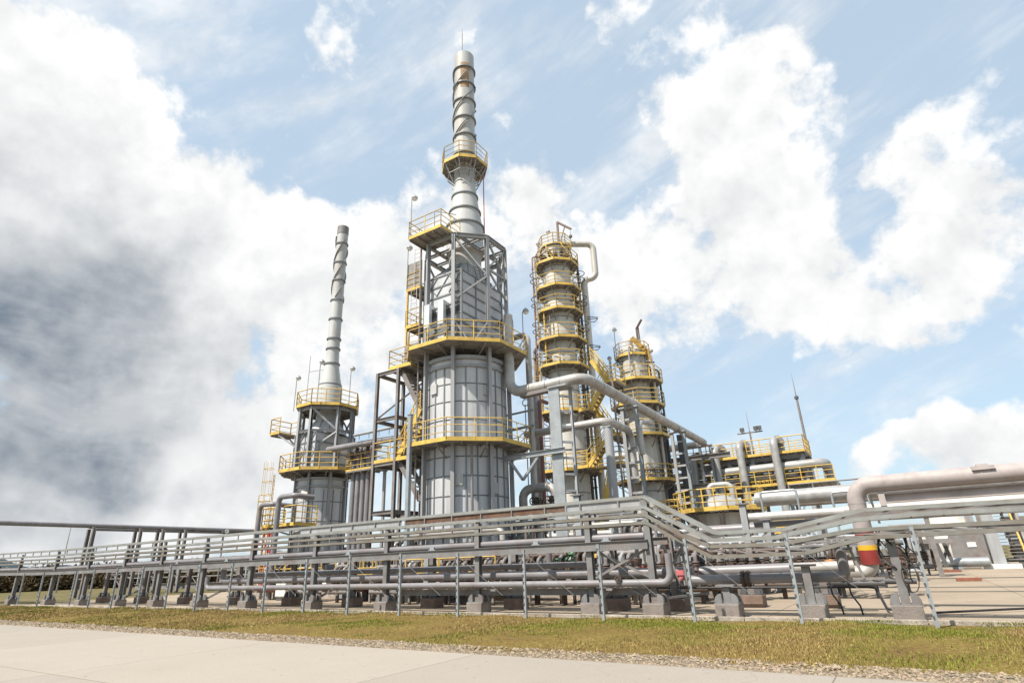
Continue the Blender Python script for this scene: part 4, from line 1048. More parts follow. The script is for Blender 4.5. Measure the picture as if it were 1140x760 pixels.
# ================================================================== distillation columns
RV = (cos(YAW), sin(YAW), 0)         # screen-right direction in plan
FV = (-sin(YAW), cos(YAW), 0)
def off(cx, cy, r, f): return (cx+RV[0]*r+FV[0]*f, cy+RV[1]*r+FV[1]*f)
def column_one():
    cx, cy = onD(633, 500, 44)[:2]
    root = empty('distillation_column', (cx, cy, 0), 'tallest pale distillation column ringed with yellow railings, a looped pipe at its top', 'column')
    zf = lambda y, k=2.0: zat(622+(y-340)*.069, y, cx*(1-k/44), cy*(1-k/44))
    ztop = zf(272, 0)
    z13 = zf(452)
    m = MB(); m.lathe((cx, cy, 0), [(1.55, 0), (1.45, .3), (1.42, z13-1), (1.2, z13+.4), (1.18, ztop-.8)], 40)
    m.dome((cx, cy, ztop-.8), 1.18, .75, 40, 8); sh = m.build('shell', COLUMN, root)
    m = MB(); z = 1.5
    while z < ztop-1: m.flatring((cx, cy, 0), 1.1, (1.47 if z < z13-1 else 1.225 if z > z13+.4 else 1.42), z-.03, z+.03, 40); z += 1.55
    m.build_parts('cladding_band', STEELB, sh)
    PL = [(287, 1.75), (315, 1.85), (341, 1.85), (373, 1.95), (403, 1.95), (455, 2.1), (522, 2.25)]
    zs = []
    for y, a in PL:
        z = zf(y, a+.1); zs.append(z)
        platform(root, cx, cy, octo(cx, cy, a, a*.586), z, 1.2 if z > z13 else 1.4, 1.1, drop=.8, r=.036, fascia=.10)
    # extra half galleries and guard hoops between the decks
    for i, (za, zb) in enumerate(zip(zs[1:], zs[:-1])):
        zc = (za+zb)/2
        m = MB()
        for s in (-1, 1):
            p = off(cx, cy, 1.75*s, -.55)
            m.ring((p[0], p[1], zc+.3), .55, .035, 20, 5, (0, 0, 1)); m.ring((p[0], p[1], zc-.3), .55, .035, 20, 5, (0, 0, 1))
        m.build_parts('guard_hoop', DARKST, root)
        p = off(cx, cy, (1.75 if i % 2 else -1.75), -.25)
        ladder(root, p[0], p[1], za, zb+.2, (RV[0] if i % 2 else -RV[0]), (RV[1] if i % 2 else -RV[1]), True, YELLOW, .028)
    # riding pipes
    for r, f, rad, z0, z1, mm, nm in ((-2.05, -.3, .055, 0, zs[0]+1.0, mat('reddish_pipe', (.23, .12, .11), .6), 'riser_pipe'), (-1.85, -.7, .05, 0, zs[0]+.4, STEEL, 'riser_pipe'),
                                     (-2.2, .5, .13, 0, zs[3], STEELB, 'riser_pipe'), (-2.0, -.1, .10, 0, zs[4]-1, mat('reddish_pipe_b', (.26, .11, .09), .6), 'riser_pipe'),
                                     (1.95, .9, .10, 0, zs[0]+1.3, DARKST, 'riser_pipe'), (1.7, 1.3, .16, 0, zs[1], STEELB, 'riser_pipe'), (-1.35, -1.1, .06, zs[4], zs[2]+.5, YELLOW, 'drain_pipe'), (-.9, -1.25, .05, zs[3], zs[2], STEELB, 'drain_pipe')):
        p = off(cx, cy, r, f); m = MB(); q_ = off(cx, cy, r*.6, f)
        m.pipe([(*p, z0), (*p, z1), (*q_, z1)], rad, rad*3)
        k = z0+1.5
        while k < z1: flange(m, (*p, k), (0, 0, 1), rad*1.7, .06, 10); k += 2.6
        m.build(nm, mm, root)
    # overhead loop
    zl1, zl2 = zat(655, 271, *off(cx, cy, 2.6, 0)), zat(655, 309, *off(cx, cy, 2.6, 0))
    P = [(cx, cy, ztop-.4), (cx, cy, zl1+.1), (*off(cx, cy, 3.35, .1), zl1), (*off(cx, cy, 3.35, .1), zl2), (*off(cx, cy, 2.35, .3), zl2), (*off(cx, cy, 2.35, .3), 0)]
    m = MB(); m.pipe(P, .27, .55); m.build('overhead_pipe', COLUMN, root)
    for y in (355, 387):
        z = zat(657, y, *off(cx, cy, 2.4, 0)); m = MB()
        for k in (0, .25): m.tube([(*off(cx, cy, 2.3, 0), z+k), (*off(cx, cy, 3.15, -.1), z+k*.3)], .035, 5)
        m.tube([(*off(cx, cy, 3.15, -.1), z), (*off(cx, cy, 3.0, .6), z), (*off(cx, cy, 2.3, .5), z)], .035, 5); m.build('pipe_guide', DARKST, root)
    # top works: davit, platform frame, valves
    zz = zs[0]+1.9
    m = MB(); p = off(cx, cy, .35, -.2); zd = zat(624, 247, *p); q_ = off(cx, cy, 1.5, -.5)
    m.bar((*p, ztop-.8), (*p, zd), .16, .16); m.bar((*p, zd), (*q_, zat(637, 255, *q_)), .16, .16); m.bar((*off(cx, cy, .5, -.25), zd-2.1), (*lerp((*p, zd), (*q_, zat(637, 255, *q_)), .55),), .08, .08)
    m.build('davit', mat('davit_brown', (.16, .11, .09), .6), root)
    d = MB(); q3 = off(cx, cy, 1.4, -.5); d.tube([(*q3, zat(637, 257, *q3)), (*q3, zat(637, 262, *q3))], .02, 5); d.lathe((*q3, zat(637, 263, *q3)), [(.01, -.18), (.13, -.1), (.13, .1), (.01, .18)], 10); d.build('hoist_block', DARKST, root)
    m = MB(); hz = zs[0]+1.75
    o8 = octo(cx, cy, 1.3, .75)
    m.v += []; g = rail_mb([(x, y) for x, y in o8[5:]+o8[:3]], hz, 1.0, .04, 1.2); m.add(g.v, g.f, True); m.build('railing', YELLOW, root)
    m = MB(); m.lathe((cx, cy, 0), [(1.25, hz-.05), (1.3, hz), (.4, hz+.02)], 24); m.build('top_deck', GRATE, root)
    m = MB()
    for i in range(6):
        an = radians(60*i-100); m.bar((cx+1.3*cos(an), cy+1.3*sin(an), hz), (cx+1.8*cos(an+.5), cy+1.8*sin(an+.5), zs[0]+.1), .07, .07)
    m.build_parts('brace', YELLOW, root)
    for i in range(7):
        m = MB(); an = radians(-150+22*i); c_ = (cx+1.35*cos(an), cy+1.35*sin(an), zs[0]+.5+.3*(i % 2))
        m.lathe(c_, [(.02, -.3), (.15, -.25), (.1, -.1), (.17, 0), (.1, .12), (.15, .25), (.02, .3)], 10); wheel(m, add(c_, (.4*cos(an), .4*sin(an), 0)), .22, (cos(an), sin(an), 0), .025)
        m.build('valve', VALVE, root)
    for i in range(4):
        an = radians(-140+30*i); z = zs[4]+.5; c_ = (cx+1.3*cos(an), cy+1.3*sin(an), z); m = MB(); m.cyl(c_, add(c_, (.35*cos(an), .35*sin(an), 0)), .28, 16); m.build('manhole', VALVE if i == 1 else COLUMN, root)
    for r, f, h in ((-1.5, .2, 2.6), (-.6, -.6, 3.3)):
        p = off(cx, cy, r, f); lamp_pole(root, p[0], p[1], zs[0], zs[0]+h, .05, .05)
    return cx, cy, zs
C1X, C1Y, C1Z = column_one()
def column_two():
    cx, cy = onD(718, 520, 47)[:2]
    root = empty('distillation_column', (cx, cy, 0), 'shorter pale distillation column with five yellow galleries, right of the tallest column', 'column')
    zf = lambda y, k=2.0: zat(702+(y-400)*.125, y, cx*(1-k/47), cy*(1-k/47))
    ztop = zf(386, 0)
    m = MB(); m.lathe((cx, cy, 0), [(1.45, 0), (1.32, .4), (1.28, zf(500)), (1.17, zf(470)), (1.12, ztop-.7)], 40); m.dome((cx, cy, ztop-.7), 1.12, .7, 40, 8); sh = m.build('shell', COLUMN, root)
    m = MB(); z = 1.5
    while z < ztop-1: m.flatring((cx, cy, 0), 1.0, (1.335 if z < zf(500) else 1.2), z-.03, z+.03, 40); z += 1.6
    m.build_parts('cladding_band', STEELB, sh)
    zs = []
    for y, a in ((393, 1.35), (420, 2.05), (447, 2.0), (482, 2.05), (533, 2.2)):
        z = zf(y, a+.1); zs.append(z); platform(root, cx, cy, octo(cx, cy, a, a*.586), z, 1.15 if y < 480 else 1.25, 1.1, drop=.9, r=.036, fascia=.10)
    for za, zb, s in ((zs[1], zs[0], -1), (zs[2], zs[1], 1), (zs[3], zs[2], 1), (zs[4], zs[3], 1)):
        p = off(cx, cy, 1.85*s, .2); ladder(root, p[0], p[1], za, zb+.2, RV[0]*s, RV[1]*s, False, STEELB, .03)
    for s in (-1, 1):
        p = off(cx, cy, 1.25*s, -.2); m = MB(); m.ring((*p, zs[0]-.45), .5, .05, 20, 6, nrm((.2*s, -.2, 1))); m.build('guard_hoop', DARKST, root)
    for r, f, rad, z0, z1, mm in ((2.15, .3, .09, 0, zs[1]+1.3, DARKST), (1.35, -.9, .11, zs[4], zs[1]+2.4, COLUMN), (1.1, -.75, .06, zs[1], zs[0], YELLOW), (-.55, -1.35, .06, zs[2], zs[0]+.6, STEEL), (1.6, .9, .2, 0, zs[1]+1.8, STEELB)):
        p = off(cx, cy, r, f); q_ = off(cx, cy, r*.5, f*.7); m = MB(); m.pipe([(*p, z0), (*p, z1), (*q_, z1+.05)], rad, rad*3); m.build('riser_pipe', mm, root)
    p = off(cx, cy, .55, -.4); zd = zat(706, 366, *p); q_ = off(cx, cy, 1.1, -.2)
    m = MB(); m.bar((*p, ztop-1), (*p, zd), .14, .14); m.bar((*p, zd), (*q_, zat(714, 356, *q_)), .16, .16); m.bar((*off(cx, cy, .75, -.4), ztop-1), (*lerp((*p, zd), (*q_, zat(714, 356, *q_)), .3),), .08, .08); m.build('davit', mat('davit_brown_b', (.10, .06, .05), .6), root)
    p = off(cx, cy, .55, -1.0); m = MB(); a1, a2 = off(cx, cy, -.1, -1.0), off(cx, cy, 1.15, -1.0)
    m.bar((*a1, zs[0]+1.5), (*a2, zs[0]+.1), .09, .4); m.bar((*a2, zs[0]+.1), (*off(cx, cy, 1.3, -1.0), zs[0]-.7), .16, .16); m.bar((*a1, zs[0]), (*a1, zs[0]+1.5), .09, .09); m.build('lifting_frame', mat('worn_yellow_paint', (.40, .25, .06), .6, 0, .3, 3, RUST, .6), root)
    m = MB(); m.cyl((cx-.2, cy, ztop-.3), (cx-.2, cy, zs[0]+1.6), .24, 16); m.build('top_nozzle', STACK, root)
    m = MB(); m.cyl(off(cx, cy, -.1, -1.0)+(zs[1]+.6,), off(cx, cy, -.1, -1.4)+(zs[1]+.6,), .3, 16); m.build('manhole', COLUMN, root)
    for r, f, z, h in ((-1.35, -.2, zs[0], 2.6), (-2.05, -.3, zs[1], 2.3), (1.7, .4, zs[1], 3.1)): p = off(cx, cy, r, f); lamp_pole(root, p[0], p[1], z, z+h, .05, .02)
    c_ = off(cx, cy, -.5, -1.5)
    for i in range(5): m = MB(); wheel(m, (c_[0]+.3*i*RV[0]*1.2, c_[1]+.3*i*RV[1]*1.2, zs[4]+.5+.25*(i % 2)), .22, (-FV[0], -FV[1], 0), .03); m.build('handwheel', VALVE, root)
    return cx, cy, zs
C2X, C2Y, C2Z = column_two()
# yellow zig-zag stair between the columns
def zigzag():
    V = 36.6
    pts = [(662, 560), (680, 524), (655, 519), (677, 485), (657, 455), (673, 425), (652, 398)]
    q = [onV(px, py, V) for px, py in pts]
    root = empty('zigzag_stair', (q[0][0], V, 0), 'yellow zigzag stair climbing between the two columns', 'stair')
    b0 = q[0]
    stair(root, (q[0][0]-.6, V, 0.05), (q[1][0], V, q[1][2]), (0, 1), .75)
    zs = []
    for i, (a, b) in enumerate(((2, 3), (4, 3), (4, 5), (6, 5))):
        A, B = q[a], q[b]
        lo, hi = (A, B) if A[2] < B[2] else (B, A)
        o = .85 if i % 2 else 0
        stair(root, (lo[0], V+o, lo[2]), (hi[0], V+o, hi[2]), (0, 1), .75)
    for i in (1, 2, 3, 4, 5):
        x, _, z = q[i]; s = 1 if i in (1, 3, 5) else -1
        z = q[2][2] if i == 1 else z
        deck(root, min(x, x+s*.9), max(x, x+s*.9), V-.05, V+1.7, z, 'SE' if s > 0 else 'SW', 1.1, r=.036)
    deck(root, q[2][0], q[1][0], V+.8, V+1.7, q[2][2]-.005, 'N', 1.1, r=.036)
    for x in (q[3][0]+.75,):
        for y in (V-.1, V+1.75):
            m = MB(); m.bar((x, y, 0), (x, y, q[5][2]+.2), .11, .11); m.build('post', STEELB, root)
zigzag()

# ================================================================== overhead lines on trestles
PV, PZ, PU = 26.0, 10.45, -12.2
def trestle(U, V, z, label, w=.55, d=.9, plate=False):
    """ladder-like pipe support: two legs along V with rungs"""
    root = empty('pipe_trestle', (U, V, 0), label, 'pipe support', 'ladder-like supports under the big silver pipe')
    for dx in (-d/2, d/2):
        m = MB()
        m.ibeam((U+dx, V, 0), (U+dx, V, z-.38), .2, .2, .02, (0, 1, 0)); m.build('leg', STEEL if dx < 0 else PALEST, root)
    m = MB(); k = .8
    while k < z-.5: m.bar((U-d/2+.1, V, k), (U+d/2-.1, V, k), .08, .13); k += .85
    m.build_parts('rung', STEEL, root)
    m = MB(); m.box((U, V, z-.34), d+.35, .4, .08); m.box((U, V, z-.29), .3, .3, .05); m.build('saddle', STEEL, root)
    return root
def trestle_plated(U, V, z, label):
    root = empty('pipe_trestle', (U, V, 0), label, 'pipe support', 'ladder-like supports under the big silver pipe')
    m = MB(); m.bar((U-.1, V-.35, 0), (U-.1, V-.35, z-.35), .62, .10, (0, 1, 0)); m.build('plate_leg', PALEST, root)
    m = MB(); m.ibeam((U+.55, V+.25, 0), (U+.55, V+.25, z-.35), .12, .18, .02); m.build('leg', STEEL, root)
    m = MB(); k = .8
    while k < z-.5: m.bar((U+.18, V-.33, k), (U+.55, V+.2, k), .07, .11); k += .8
    m.build_parts('rung', STEEL, root)
    m = MB(); m.box((U+.15, V-.05, z-.33), 1.1, .9, .08); m.build('saddle', STEEL, root)
    return root
rx = -16.75
zr = zat(569, 346, rx, PV)
uend = 48.6
bp = empty('overhead_pipe', (PU, PV, 0), 'thick silver clad pipe sweeping from the furnace along trestles past the columns', 'pipe')
m = MB(); m.pipe([(rx, PV, zr-.3), (rx, PV, PZ-.05), (PU, PV, PZ), (PU, uend, PZ-.2), (PU-8.5, uend, PZ-.35)], .29, .75, 20); pp = m.build('pipe_run', SILVER, bp)
m = MB(); y = PV+2
while y < uend-1: m.cyl((PU, y, PZ-.2*(y-PV)/(uend-PV)), (PU, y+.05, PZ-.2*(y-PV)/(uend-PV)), .297, 20); y += 1.6
for x in (-15.4, -14.4, -13.5): m.cyl((x, PV, PZ-.02), (x+.05, PV, PZ-.02), .297, 20)
m.build_parts('cladding_band', STEELB, pp)
m = MB(); m.bar((-16.0, PV, PZ-.36), (-14.0, PV, PZ-.30), .42, .20); m.build('pipe_shoe', STEELB, bp)
m = MB(); m.pipe([(rx-1.4, PV+1.2, zr-.1), (rx-.7, PV+.9, zr+.1), (rx-.2, PV+.7, zr-.3), (rx-.2, PV+.7, zr-1.2)], .12, .2); m.build('vent_pipe', DARKST, bp)
x = onV(627, 500, PV)[0]
trestle_plated(x-.05, PV, PZ, 'broad pale plated pipe support nearest the furnace')
for k, (px, py, lab) in enumerate(((699, 446, 'ladder-like grey pipe support in front of the shorter column'), (754, 481, 'ladder-like grey pipe support just left of the domed vessel'), (784, 494, 'farthest ladder-like pipe support under the bend of the silver pipe'))):
    p = onU(px, py, PU); trestle(PU, p[1], PZ-.1, lab, .5, .85)
# hooked pipe right of the furnace
V = 28.6
x, _, z = onV(587, 372, V); x0 = onV(574, 366, V)[0]
m = MB(); m.pipe([(x0-.4, V, z), (x, V, z), (x, V, 0)], .19, .45); tag(m.build('hooked_pipe', SILVER), 'silver hooked downpipe on the right flank of the big furnace', 'pipe')
V = 31.0
x = onV(599, 420, V)[0]; zz = onV(600, 445, V)[2]
m = MB(); m.pipe([(x, V, 0), (x, V, zz), (x, V+1, zz)], .13); tag(m.build('upright_pipe', mat('dull_red_pipe', (.2, .09, .075), .6, 0, .2, 2)), 'dull red upright pipe between the furnace and the tallest column', 'pipe')
x = onV(594, 450, V)[0]
m = MB(); m.pipe([(x, V+.3, 0), (x, V+.3, zz+.5), (x-.5, V+.3, zz+.6)], .2); tag(m.build('upright_pipe', SILVER), 'pale silver upright pipe beside the dull red pipe', 'pipe')
# second, lower line
V = 29.0
A = onV(586, 484, V); B = onV(676, 468, V); zc = A[2]
PL = [(A[0], V, zc), (B[0], V, zc+.05), (B[0], V+3.3, zc), (B[0], V+3.3, zc-3)]
m = MB(); m.pipe(PL, .22, .6, 18); tag(m.build('lower_pipe', SILVER), 'lower silver pipe bending behind the second pipe support', 'pipe')
m = MB(); m.cyl((B[0]-.05, V+.1, 0), (B[0]-.05, V+.1, zc-.3), .24, 16); m.box((B[0]-.05, V+.1, zc-.28), .5, .5, .06); tag(m.build('support_post', STEEL), 'round grey support post under the bend of the lower silver pipe', 'post')
c_ = onU(712, 480, PU+.6); d_ = onU(728, 463, PU+.6)
m = MB(); m.pipe([(PU+.55, c_[1]+.2, c_[2]-1.3), (PU+.55, c_[1]+.2, c_[2]+.6), (PU+.4, c_[1]+2.2, c_[2]+1.0), (PU+.2, c_[1]+3.2, c_[2]+1.1)], .16, .6); tag(m.build('branch_pipe', SILVER), 'short silver branch pipe curving up beside the second pipe support', 'pipe')
# cross beam from furnace to the plated support, and thin walkway rails
A = onV(560, 511, 25.5); B = onV(629, 500, 25.5)
m = MB(); m.ibeam((A[0], 25.5, A[2]), (B[0], 25.5, A[2]+.03), .2, .26, .02); m.bar((A[0]+1.2, 25.5, A[2]-1.2), (A[0]+2.2, 25.5, A[2]-.1), .12, .12); m.bar((A[0]+.4, 25.5, A[2]-.1), (A[0]+1.2, 25.5, A[2]-1.2), .12, .12)
tag(m.build('bracket_beam', PALEST), 'pale bracket beam joining the big furnace to the plated support', 'beam')
V = 27.6
A = onV(556, 463, V); B = onV(594, 455, V)
m = MB(); m.tube([(A[0]-1, V, A[2]-.1), (B[0], V, A[2])], .06, 6)
for px in (585, 589): x = onV(px, 460, V)[0]; m.tube([(x, V, 5.5), (x, V, A[2]+.4)], .035, 6)
m.tube([(A[0], V, A[2]-1), (B[0], V, A[2]-.9)], .08, 6)
m.ring((onV(585, 450, V)[0], V, A[2]+.5), .2, .03, 14, 5, (0, 1, 0))
tag(m.build('signal_frame', STEEL), 'thin grey signal frame with a ring right of the big furnace', 'frame')
# horizontal heat exchanger near the foot of the tallest column
V = 27.5
A = onV(582, 545, V); B = onV(618, 542, V)
root = empty('exchanger_pipe', (A[0], V, 0), 'short thick silver pipe with dark valves at the plated support', 'pipe')
m = MB(); m.pipe([(A[0], V, 0), (A[0], V, A[2]), (B[0], V, A[2]+.02), (B[0], V, A[2]-1.5)], .24, .5, 16); m.build('pipe_run', SILVER, root)
for k in range(4):
    x = B[0]-.9+.45*k; m = MB(); c_ = (x, V-.5, A[2]-.75-.15*(k % 2)); m.lathe(c_, [(.02, -.25), (.17, -.2), (.11, -.1), (.2, 0), (.11, .1), (.17, .2), (.02, .25)], 12); wheel(m, add(c_, (0, -.35, 0)), .2, (0, -1, 0), .03); m.build('valve', VALVE, root)

# ================================================================== domed vessel
def vessel():
    cx, cy = onD(801, 560, 43)[:2]
    root = empty('domed_vessel', (cx, cy, 0), 'domed grey vessel with a yellow-railed round deck, left of the long silver pipes', 'vessel')
    z = zat(801, 566, cx*.945, cy*.945)
    a = 2.75
    m = MB(); m.lathe((cx, cy, 0), [(1.7, 0), (1.65, z-1.6), (1.75, z-.2)], 40); m.build('shell', COLUMN, root)
    m = MB(); m.dome((cx+.1, cy, z-.1), 1.5, 1.15, 36, 8); dm = m.build('dome', STEEL, root)
    m = MB(); m.pipe([(cx-.6, cy, z+.7), (cx-.6, cy, z+1.75), (cx+.9, cy+.3, z+1.75), (cx+.9, cy+.3, z+.5)], .19, .4); m.build('arched_pipe', SILVER, dm)
    platform(root, cx, cy, octo(cx, cy, a, a*.586), z, 1.6, 1.25, drop=1.2, r=.042, fascia=.14, step=.8)
    for i in range(8):
        an = 2*pi*i/8+.3; m = MB(); m.bar((cx+1.7*cos(an), cy+1.7*sin(an), z-1.7), (cx+2.5*cos(an), cy+2.5*sin(an), z-.15), .12, .12); m.build('bracket', STEELB, root)
    return cx, cy, z
VX, VY, VZ = vessel()
# yellow walkway left of the vessel
V = VY-1.5
A = onV(745, 572, V); B = onV(772, 580, V)
root = empty('walkway', (A[0], V, 0), 'yellow-railed walkway leading to the domed vessel', 'walkway')
deck(root, A[0]-1.2, VX-2.3, V-.4, V+.9, VZ-.35, 'SN', 1.2, r=.032, step=.9)
for x in (A[0]-1, VX-3):
    m = MB(); m.bar((x, V, 0), (x, V, VZ-.4), .2, .2); m.build('post', STEELB, root)
# dark steel frame right of the shorter column
V = 46.5
x = onV(741, 500, V)[0]; zt = onV(737, 460, V)[2]
root = empty('pipe_bridge', (x, V, 0), 'dark steel portal standing right of the shorter column', 'steel frame')
for dx in (0, 1.3):
    m = MB(); m.ibeam((x+dx, V, 0), (x+dx, V, zt-(2 if dx else 0)), .4, .4, .03); m.build('column', DARKST, root)
m = MB()
for z in (zt-4.0, zt-6.2): m.ibeam((x-3, V, z), (x+5, V, z), .3, .35, .03)
m.build_parts('beam', STEELB, root)

# ================================================================== air cooler structure
def air_cooler():
    V = 49.5
    q = lambda px, py: onV(px, py, V)
    x1 = q(897, 500)[0]; x0 = q(762, 520)[0]
    zt = q(885, 503)[2]; zmid = q(890, 538)[2]
    root = empty('air_cooler', (x1, V, 0), 'long two-tier air cooler frame with yellow decks and upright silver pipes', 'air cooler')
    D = 3.0
    n = 6
    for i in range(n):
        x = x0+(x1-.3-x0)*i/(n-1)
        for y in (V+.1, V+D):
            m = MB(); m.ibeam((x, y, 0), (x, y, zt-.1), .25, .25, .02); m.build('column', STEEL, root)
    deck(root, x0-1, x1, V-.6, V+D, zt, 'SEN', 1.2, r=.04, step=1.1)
    deck(root, x0-1, x1+1.6, V-.8, V+D, zmid, 'S', 1.1, r=.034, step=1.1)
    m = MB()
    for z in (zt-.25, zmid-.25, zmid-2.3):
        for y in (V+.1, V+D): m.ibeam((x0, y, z), (x1, y, z), .2, .3, .02)
    m.build_parts('beam', STEEL, root)
    m = MB()
    for i in (2, 4):
        xa = x0+(x1-.3-x0)*i/(n-1); xb = x0+(x1-.3-x0)*(i+1)/(n-1)
        m.bar((xa, V, zmid), (xb, V, zt-.4), .12, .12); m.bar((xb, V, zmid), (xa, V, zt-.4), .12, .12); m.bar((xa, V, 2.0), (xb, V, zmid-.3), .12, .12)
    m.build_parts('bracing', PALEST, root)
    # tube bundles: rusty headers with rows of plugs
    for i in range(4):
        xa = x0+(x1-x0)*i/4+.2; xb = x0+(x1-x0)*(i+1)/4-.2
        m = MB(); m.box(((xa+xb)/2, V+1.0, zmid+.6), xb-xa, 2.0, .75); b = m.build('tube_bundle', mat('bundle_rust_%s' % 'abcd'[i], (.16, .10, .05), .8, 0, .35, 3), root)
        m = MB(); k = xa+.15
        while k < xb-.1: m.cyl((k, V-.12, zmid+.4), (k, V-.22, zmid+.4), .07, 8); m.cyl((k, V-.12, zmid+.7), (k, V-.22, zmid+.7), .07, 8); m.bar((k+.1, V-.11, zmid+.25), (k+.1, V-.11, zmid+.85), .05, .05); k += .3
        m.build('plugs', RUSTM if i % 2 else YELLOW, b)
    for i in range(9):
        x = x0+(x1-x0)*(i+.5)/9; m = MB(); m.cyl((x, V-.1, zmid+.9), (x, V-.1, zmid+1.6), .09, 10); m.cyl((x, V-.1, zmid+1.35), (x, V-.1, zmid+1.55), .17, 10); m.build('fan_motor', DARKST, root)
    # large headers
    zp = q(880, 519)[2]
    for dz, r, yo in ((0, .36, -.3), (-.62, .18, -.1)):
        m = MB(); xe = x1+1.1 if dz == 0 else x1-.6
        m.pipe([(x0-1, V+yo, zp+dz), (xe, V+yo, zp+dz), (xe, V+yo+1.6, zp+dz), (xe, V+yo+1.6, zp+dz-1)], r, .8, 18); m.build('header_pipe', CLAD, root)
    for px, yt, yb in ((771, 508, 560), (795, 499, 560), (822, 494, 560), (860, 489, 560)):
        x, _, z = onV(px, yt, V-1.1); m = MB(); m.pipe([(x, V-1.1, 2.5), (x, V-1.1, z), (x+.2, V+.9, z), (x+.2, V+.9, z-.8)], .29, .5, 18); m.build('upright_pipe', CLAD, root)
        m = MB()
        for k in (.9, 1.5): flange(m, (x+.2, V-1.1+k, z), (0, 1, 0), .42, .09, 16)
        m.build_parts('flange', STEELB, root)
    # floodlights and mast on the roof
    x, _, z = onV(836, 488, V+1)
    m = MB(); m.bar((x, V+1, zt), (x, V+1, z+.6), .12, .12); m.bar((x-1.0, V+1, z+.5), (x+1.0, V+1, z+.5), .1, .1); m.tube([(x, V+1, z+.5), (x, V+1, onV(834, 458, V+1)[2])], .03, 5, True, False, .012); p = m.build('light_mast', STEELB, root)
    for dx in (-.7, .65, 1.0):
        m = MB(); m.box((x+dx*.8, V+.9, z+.78), .32, .25, .3); m.bar((x+dx*.8, V+1, z+.5), (x+dx*.8, V+1, z+.65), .05, .05); m.build('floodlight', DARKST, p)
    # folded steel stair at the right end
    m = MB(); m.bar((x1-3.5, V-.4, .2), (x1-1.6, V-.4, zmid-.2), .1, .2); m.bar((x1-.4, V-.4, 2.4), (x1-2.5, V-.4, zmid-.2), .1, .2); m.build_parts('raking_strut', PALEST, root)
    return V, x0, x1, zt, zmid
ACV, ACX0, ACX1, ACZ, ACM = air_cooler()

# lightning masts
def mast(px0, py0, px1, py1, D, label, r0=.14):
    x, y, _ = onD(px0, py0, D); zt = zat(px1, py1, x, y); zk = zat(888, 442, x, y)
    root = empty('lightning_mast', (x, y, 0), label, 'lightning mast')
    m = MB(); m.tube([(x, y, 0), (x, y, zk)], r0, 10, True, False, r0*.65); m.build('pole', STEELB, root)
    m = MB(); m.tube([(x, y, zk), (x, y, zt)], r0*.32, 8, True, False, .008); m.build('spike', STEELB, root)
    m = MB(); m.lathe((x, y, zk), [(.02, -.2), (r0*1.2, -.15), (r0*1.2, .1), (.02, .2)], 10); m.build('collar', DARKST, root)
mast(908, 540, 883, 415, 62, 'slender grey lightning mast rising behind the outer end of the air cooler', .16)
x, y, z = onD(62, 660, 95)
m = MB(); m.tube([(x, y, 0), (x, y, zat(74, 586, x, y))], .09, 6, True, False, .03); tag(m.build('thin_mast', STEELB), 'thin leaning-looking pole far behind the rack on the left', 'pole')

# ================================================================== pipes right of the vessel (along the rack direction)
def upipe(name, px0, py0, px1, V, r, m_, label, down0=None, back1=None, drop1=None, dz=0):
    a = onV(px0, py0, V); x1 = onV(px1, py0, V)[0]; z = a[2]
    pts = [(a[0], V, z), (x1, V, z+dz)]
    if down0: pts = [(a[0], V, z-down0)]+pts
    if back1: pts = pts+[(x1, V+back1, z+dz)]
    if drop1: pts = pts+[(x1, V, z+dz-drop1)]
    b = MB(); b.pipe(pts, r, r*2, 18)
    return tag(b.build(name, m_), label, 'pipe'), z
upipe('long_pipe', 842, 556, 1150, 38.0, .43, CLAD, 'thickest long silver pipe below the air cooler')
upipe('long_pipe', 834, 576, 1180, 30.0, .20, WHITEP, 'white clad pipe passing behind the pinkish riser, upper of two')
upipe('long_pipe', 840, 584, 1180, 30.4, .13, PIPE, 'thin grey pipe just below the white clad pipe')
upipe('long_pipe', 780, 591, 853, 31.5, .24, PIPE, 'short purplish grey pipe in front of the domed vessel', None, 1.5, None)
upipe('long_pipe', 940, 569, 1190, 27.0, .22, WHITEP, 'bright white pipe right of the pinkish riser')
upipe('long_pipe', 860, 612, 965, 29.0, .12, WHITEP, 'thin white pipe seen under the sloping cable trays')
# guard loops over the thick pipe
for k, (px, lab) in enumerate(((846, 'grey hooped guard rail over the left end of the thick silver pipe'), (925, 'grey hooped guard rail over the right part of the thick silver pipe'))):
    V = 36.0
    x, _, z = onV(px, 548, V); x2 = onV(px+40, 546, V)[0]
    m = MB(); m.pipe([(x, V, 0), (x, V, z), (x2, V, z), (x2, V, z-1.4), (x-.0, V, z-1.5)], .06, .15, 8); tag(m.build('guard_loop', PALEST), lab, 'guard rail')
V = 42.0
xa, _, z = onV(880, 552, V); xb = onV(940, 545, V)[0]
root = empty('grey_handrail', (xa, V, 0), 'grey handrail on top of the platform behind the thick silver pipe', 'handrail')
rail_mb([(xa, V), (xb+4, V)], z-.3, 1.0, .05, 1.3, toe=False).build('railing', STEELB, root)
m = MB(); m.box(((xa+xb)/2+2, V+1, z-.45), xb-xa+4, 2, .2); m.build('platform', GRATE, root)
for x in (xa+.2, (xa+xb)/2+2, xb+3.8):
    m = MB(); m.bar((x, V+1, 0), (x, V+1, z-.5), .25, .25); m.build('post', STEELB, root)

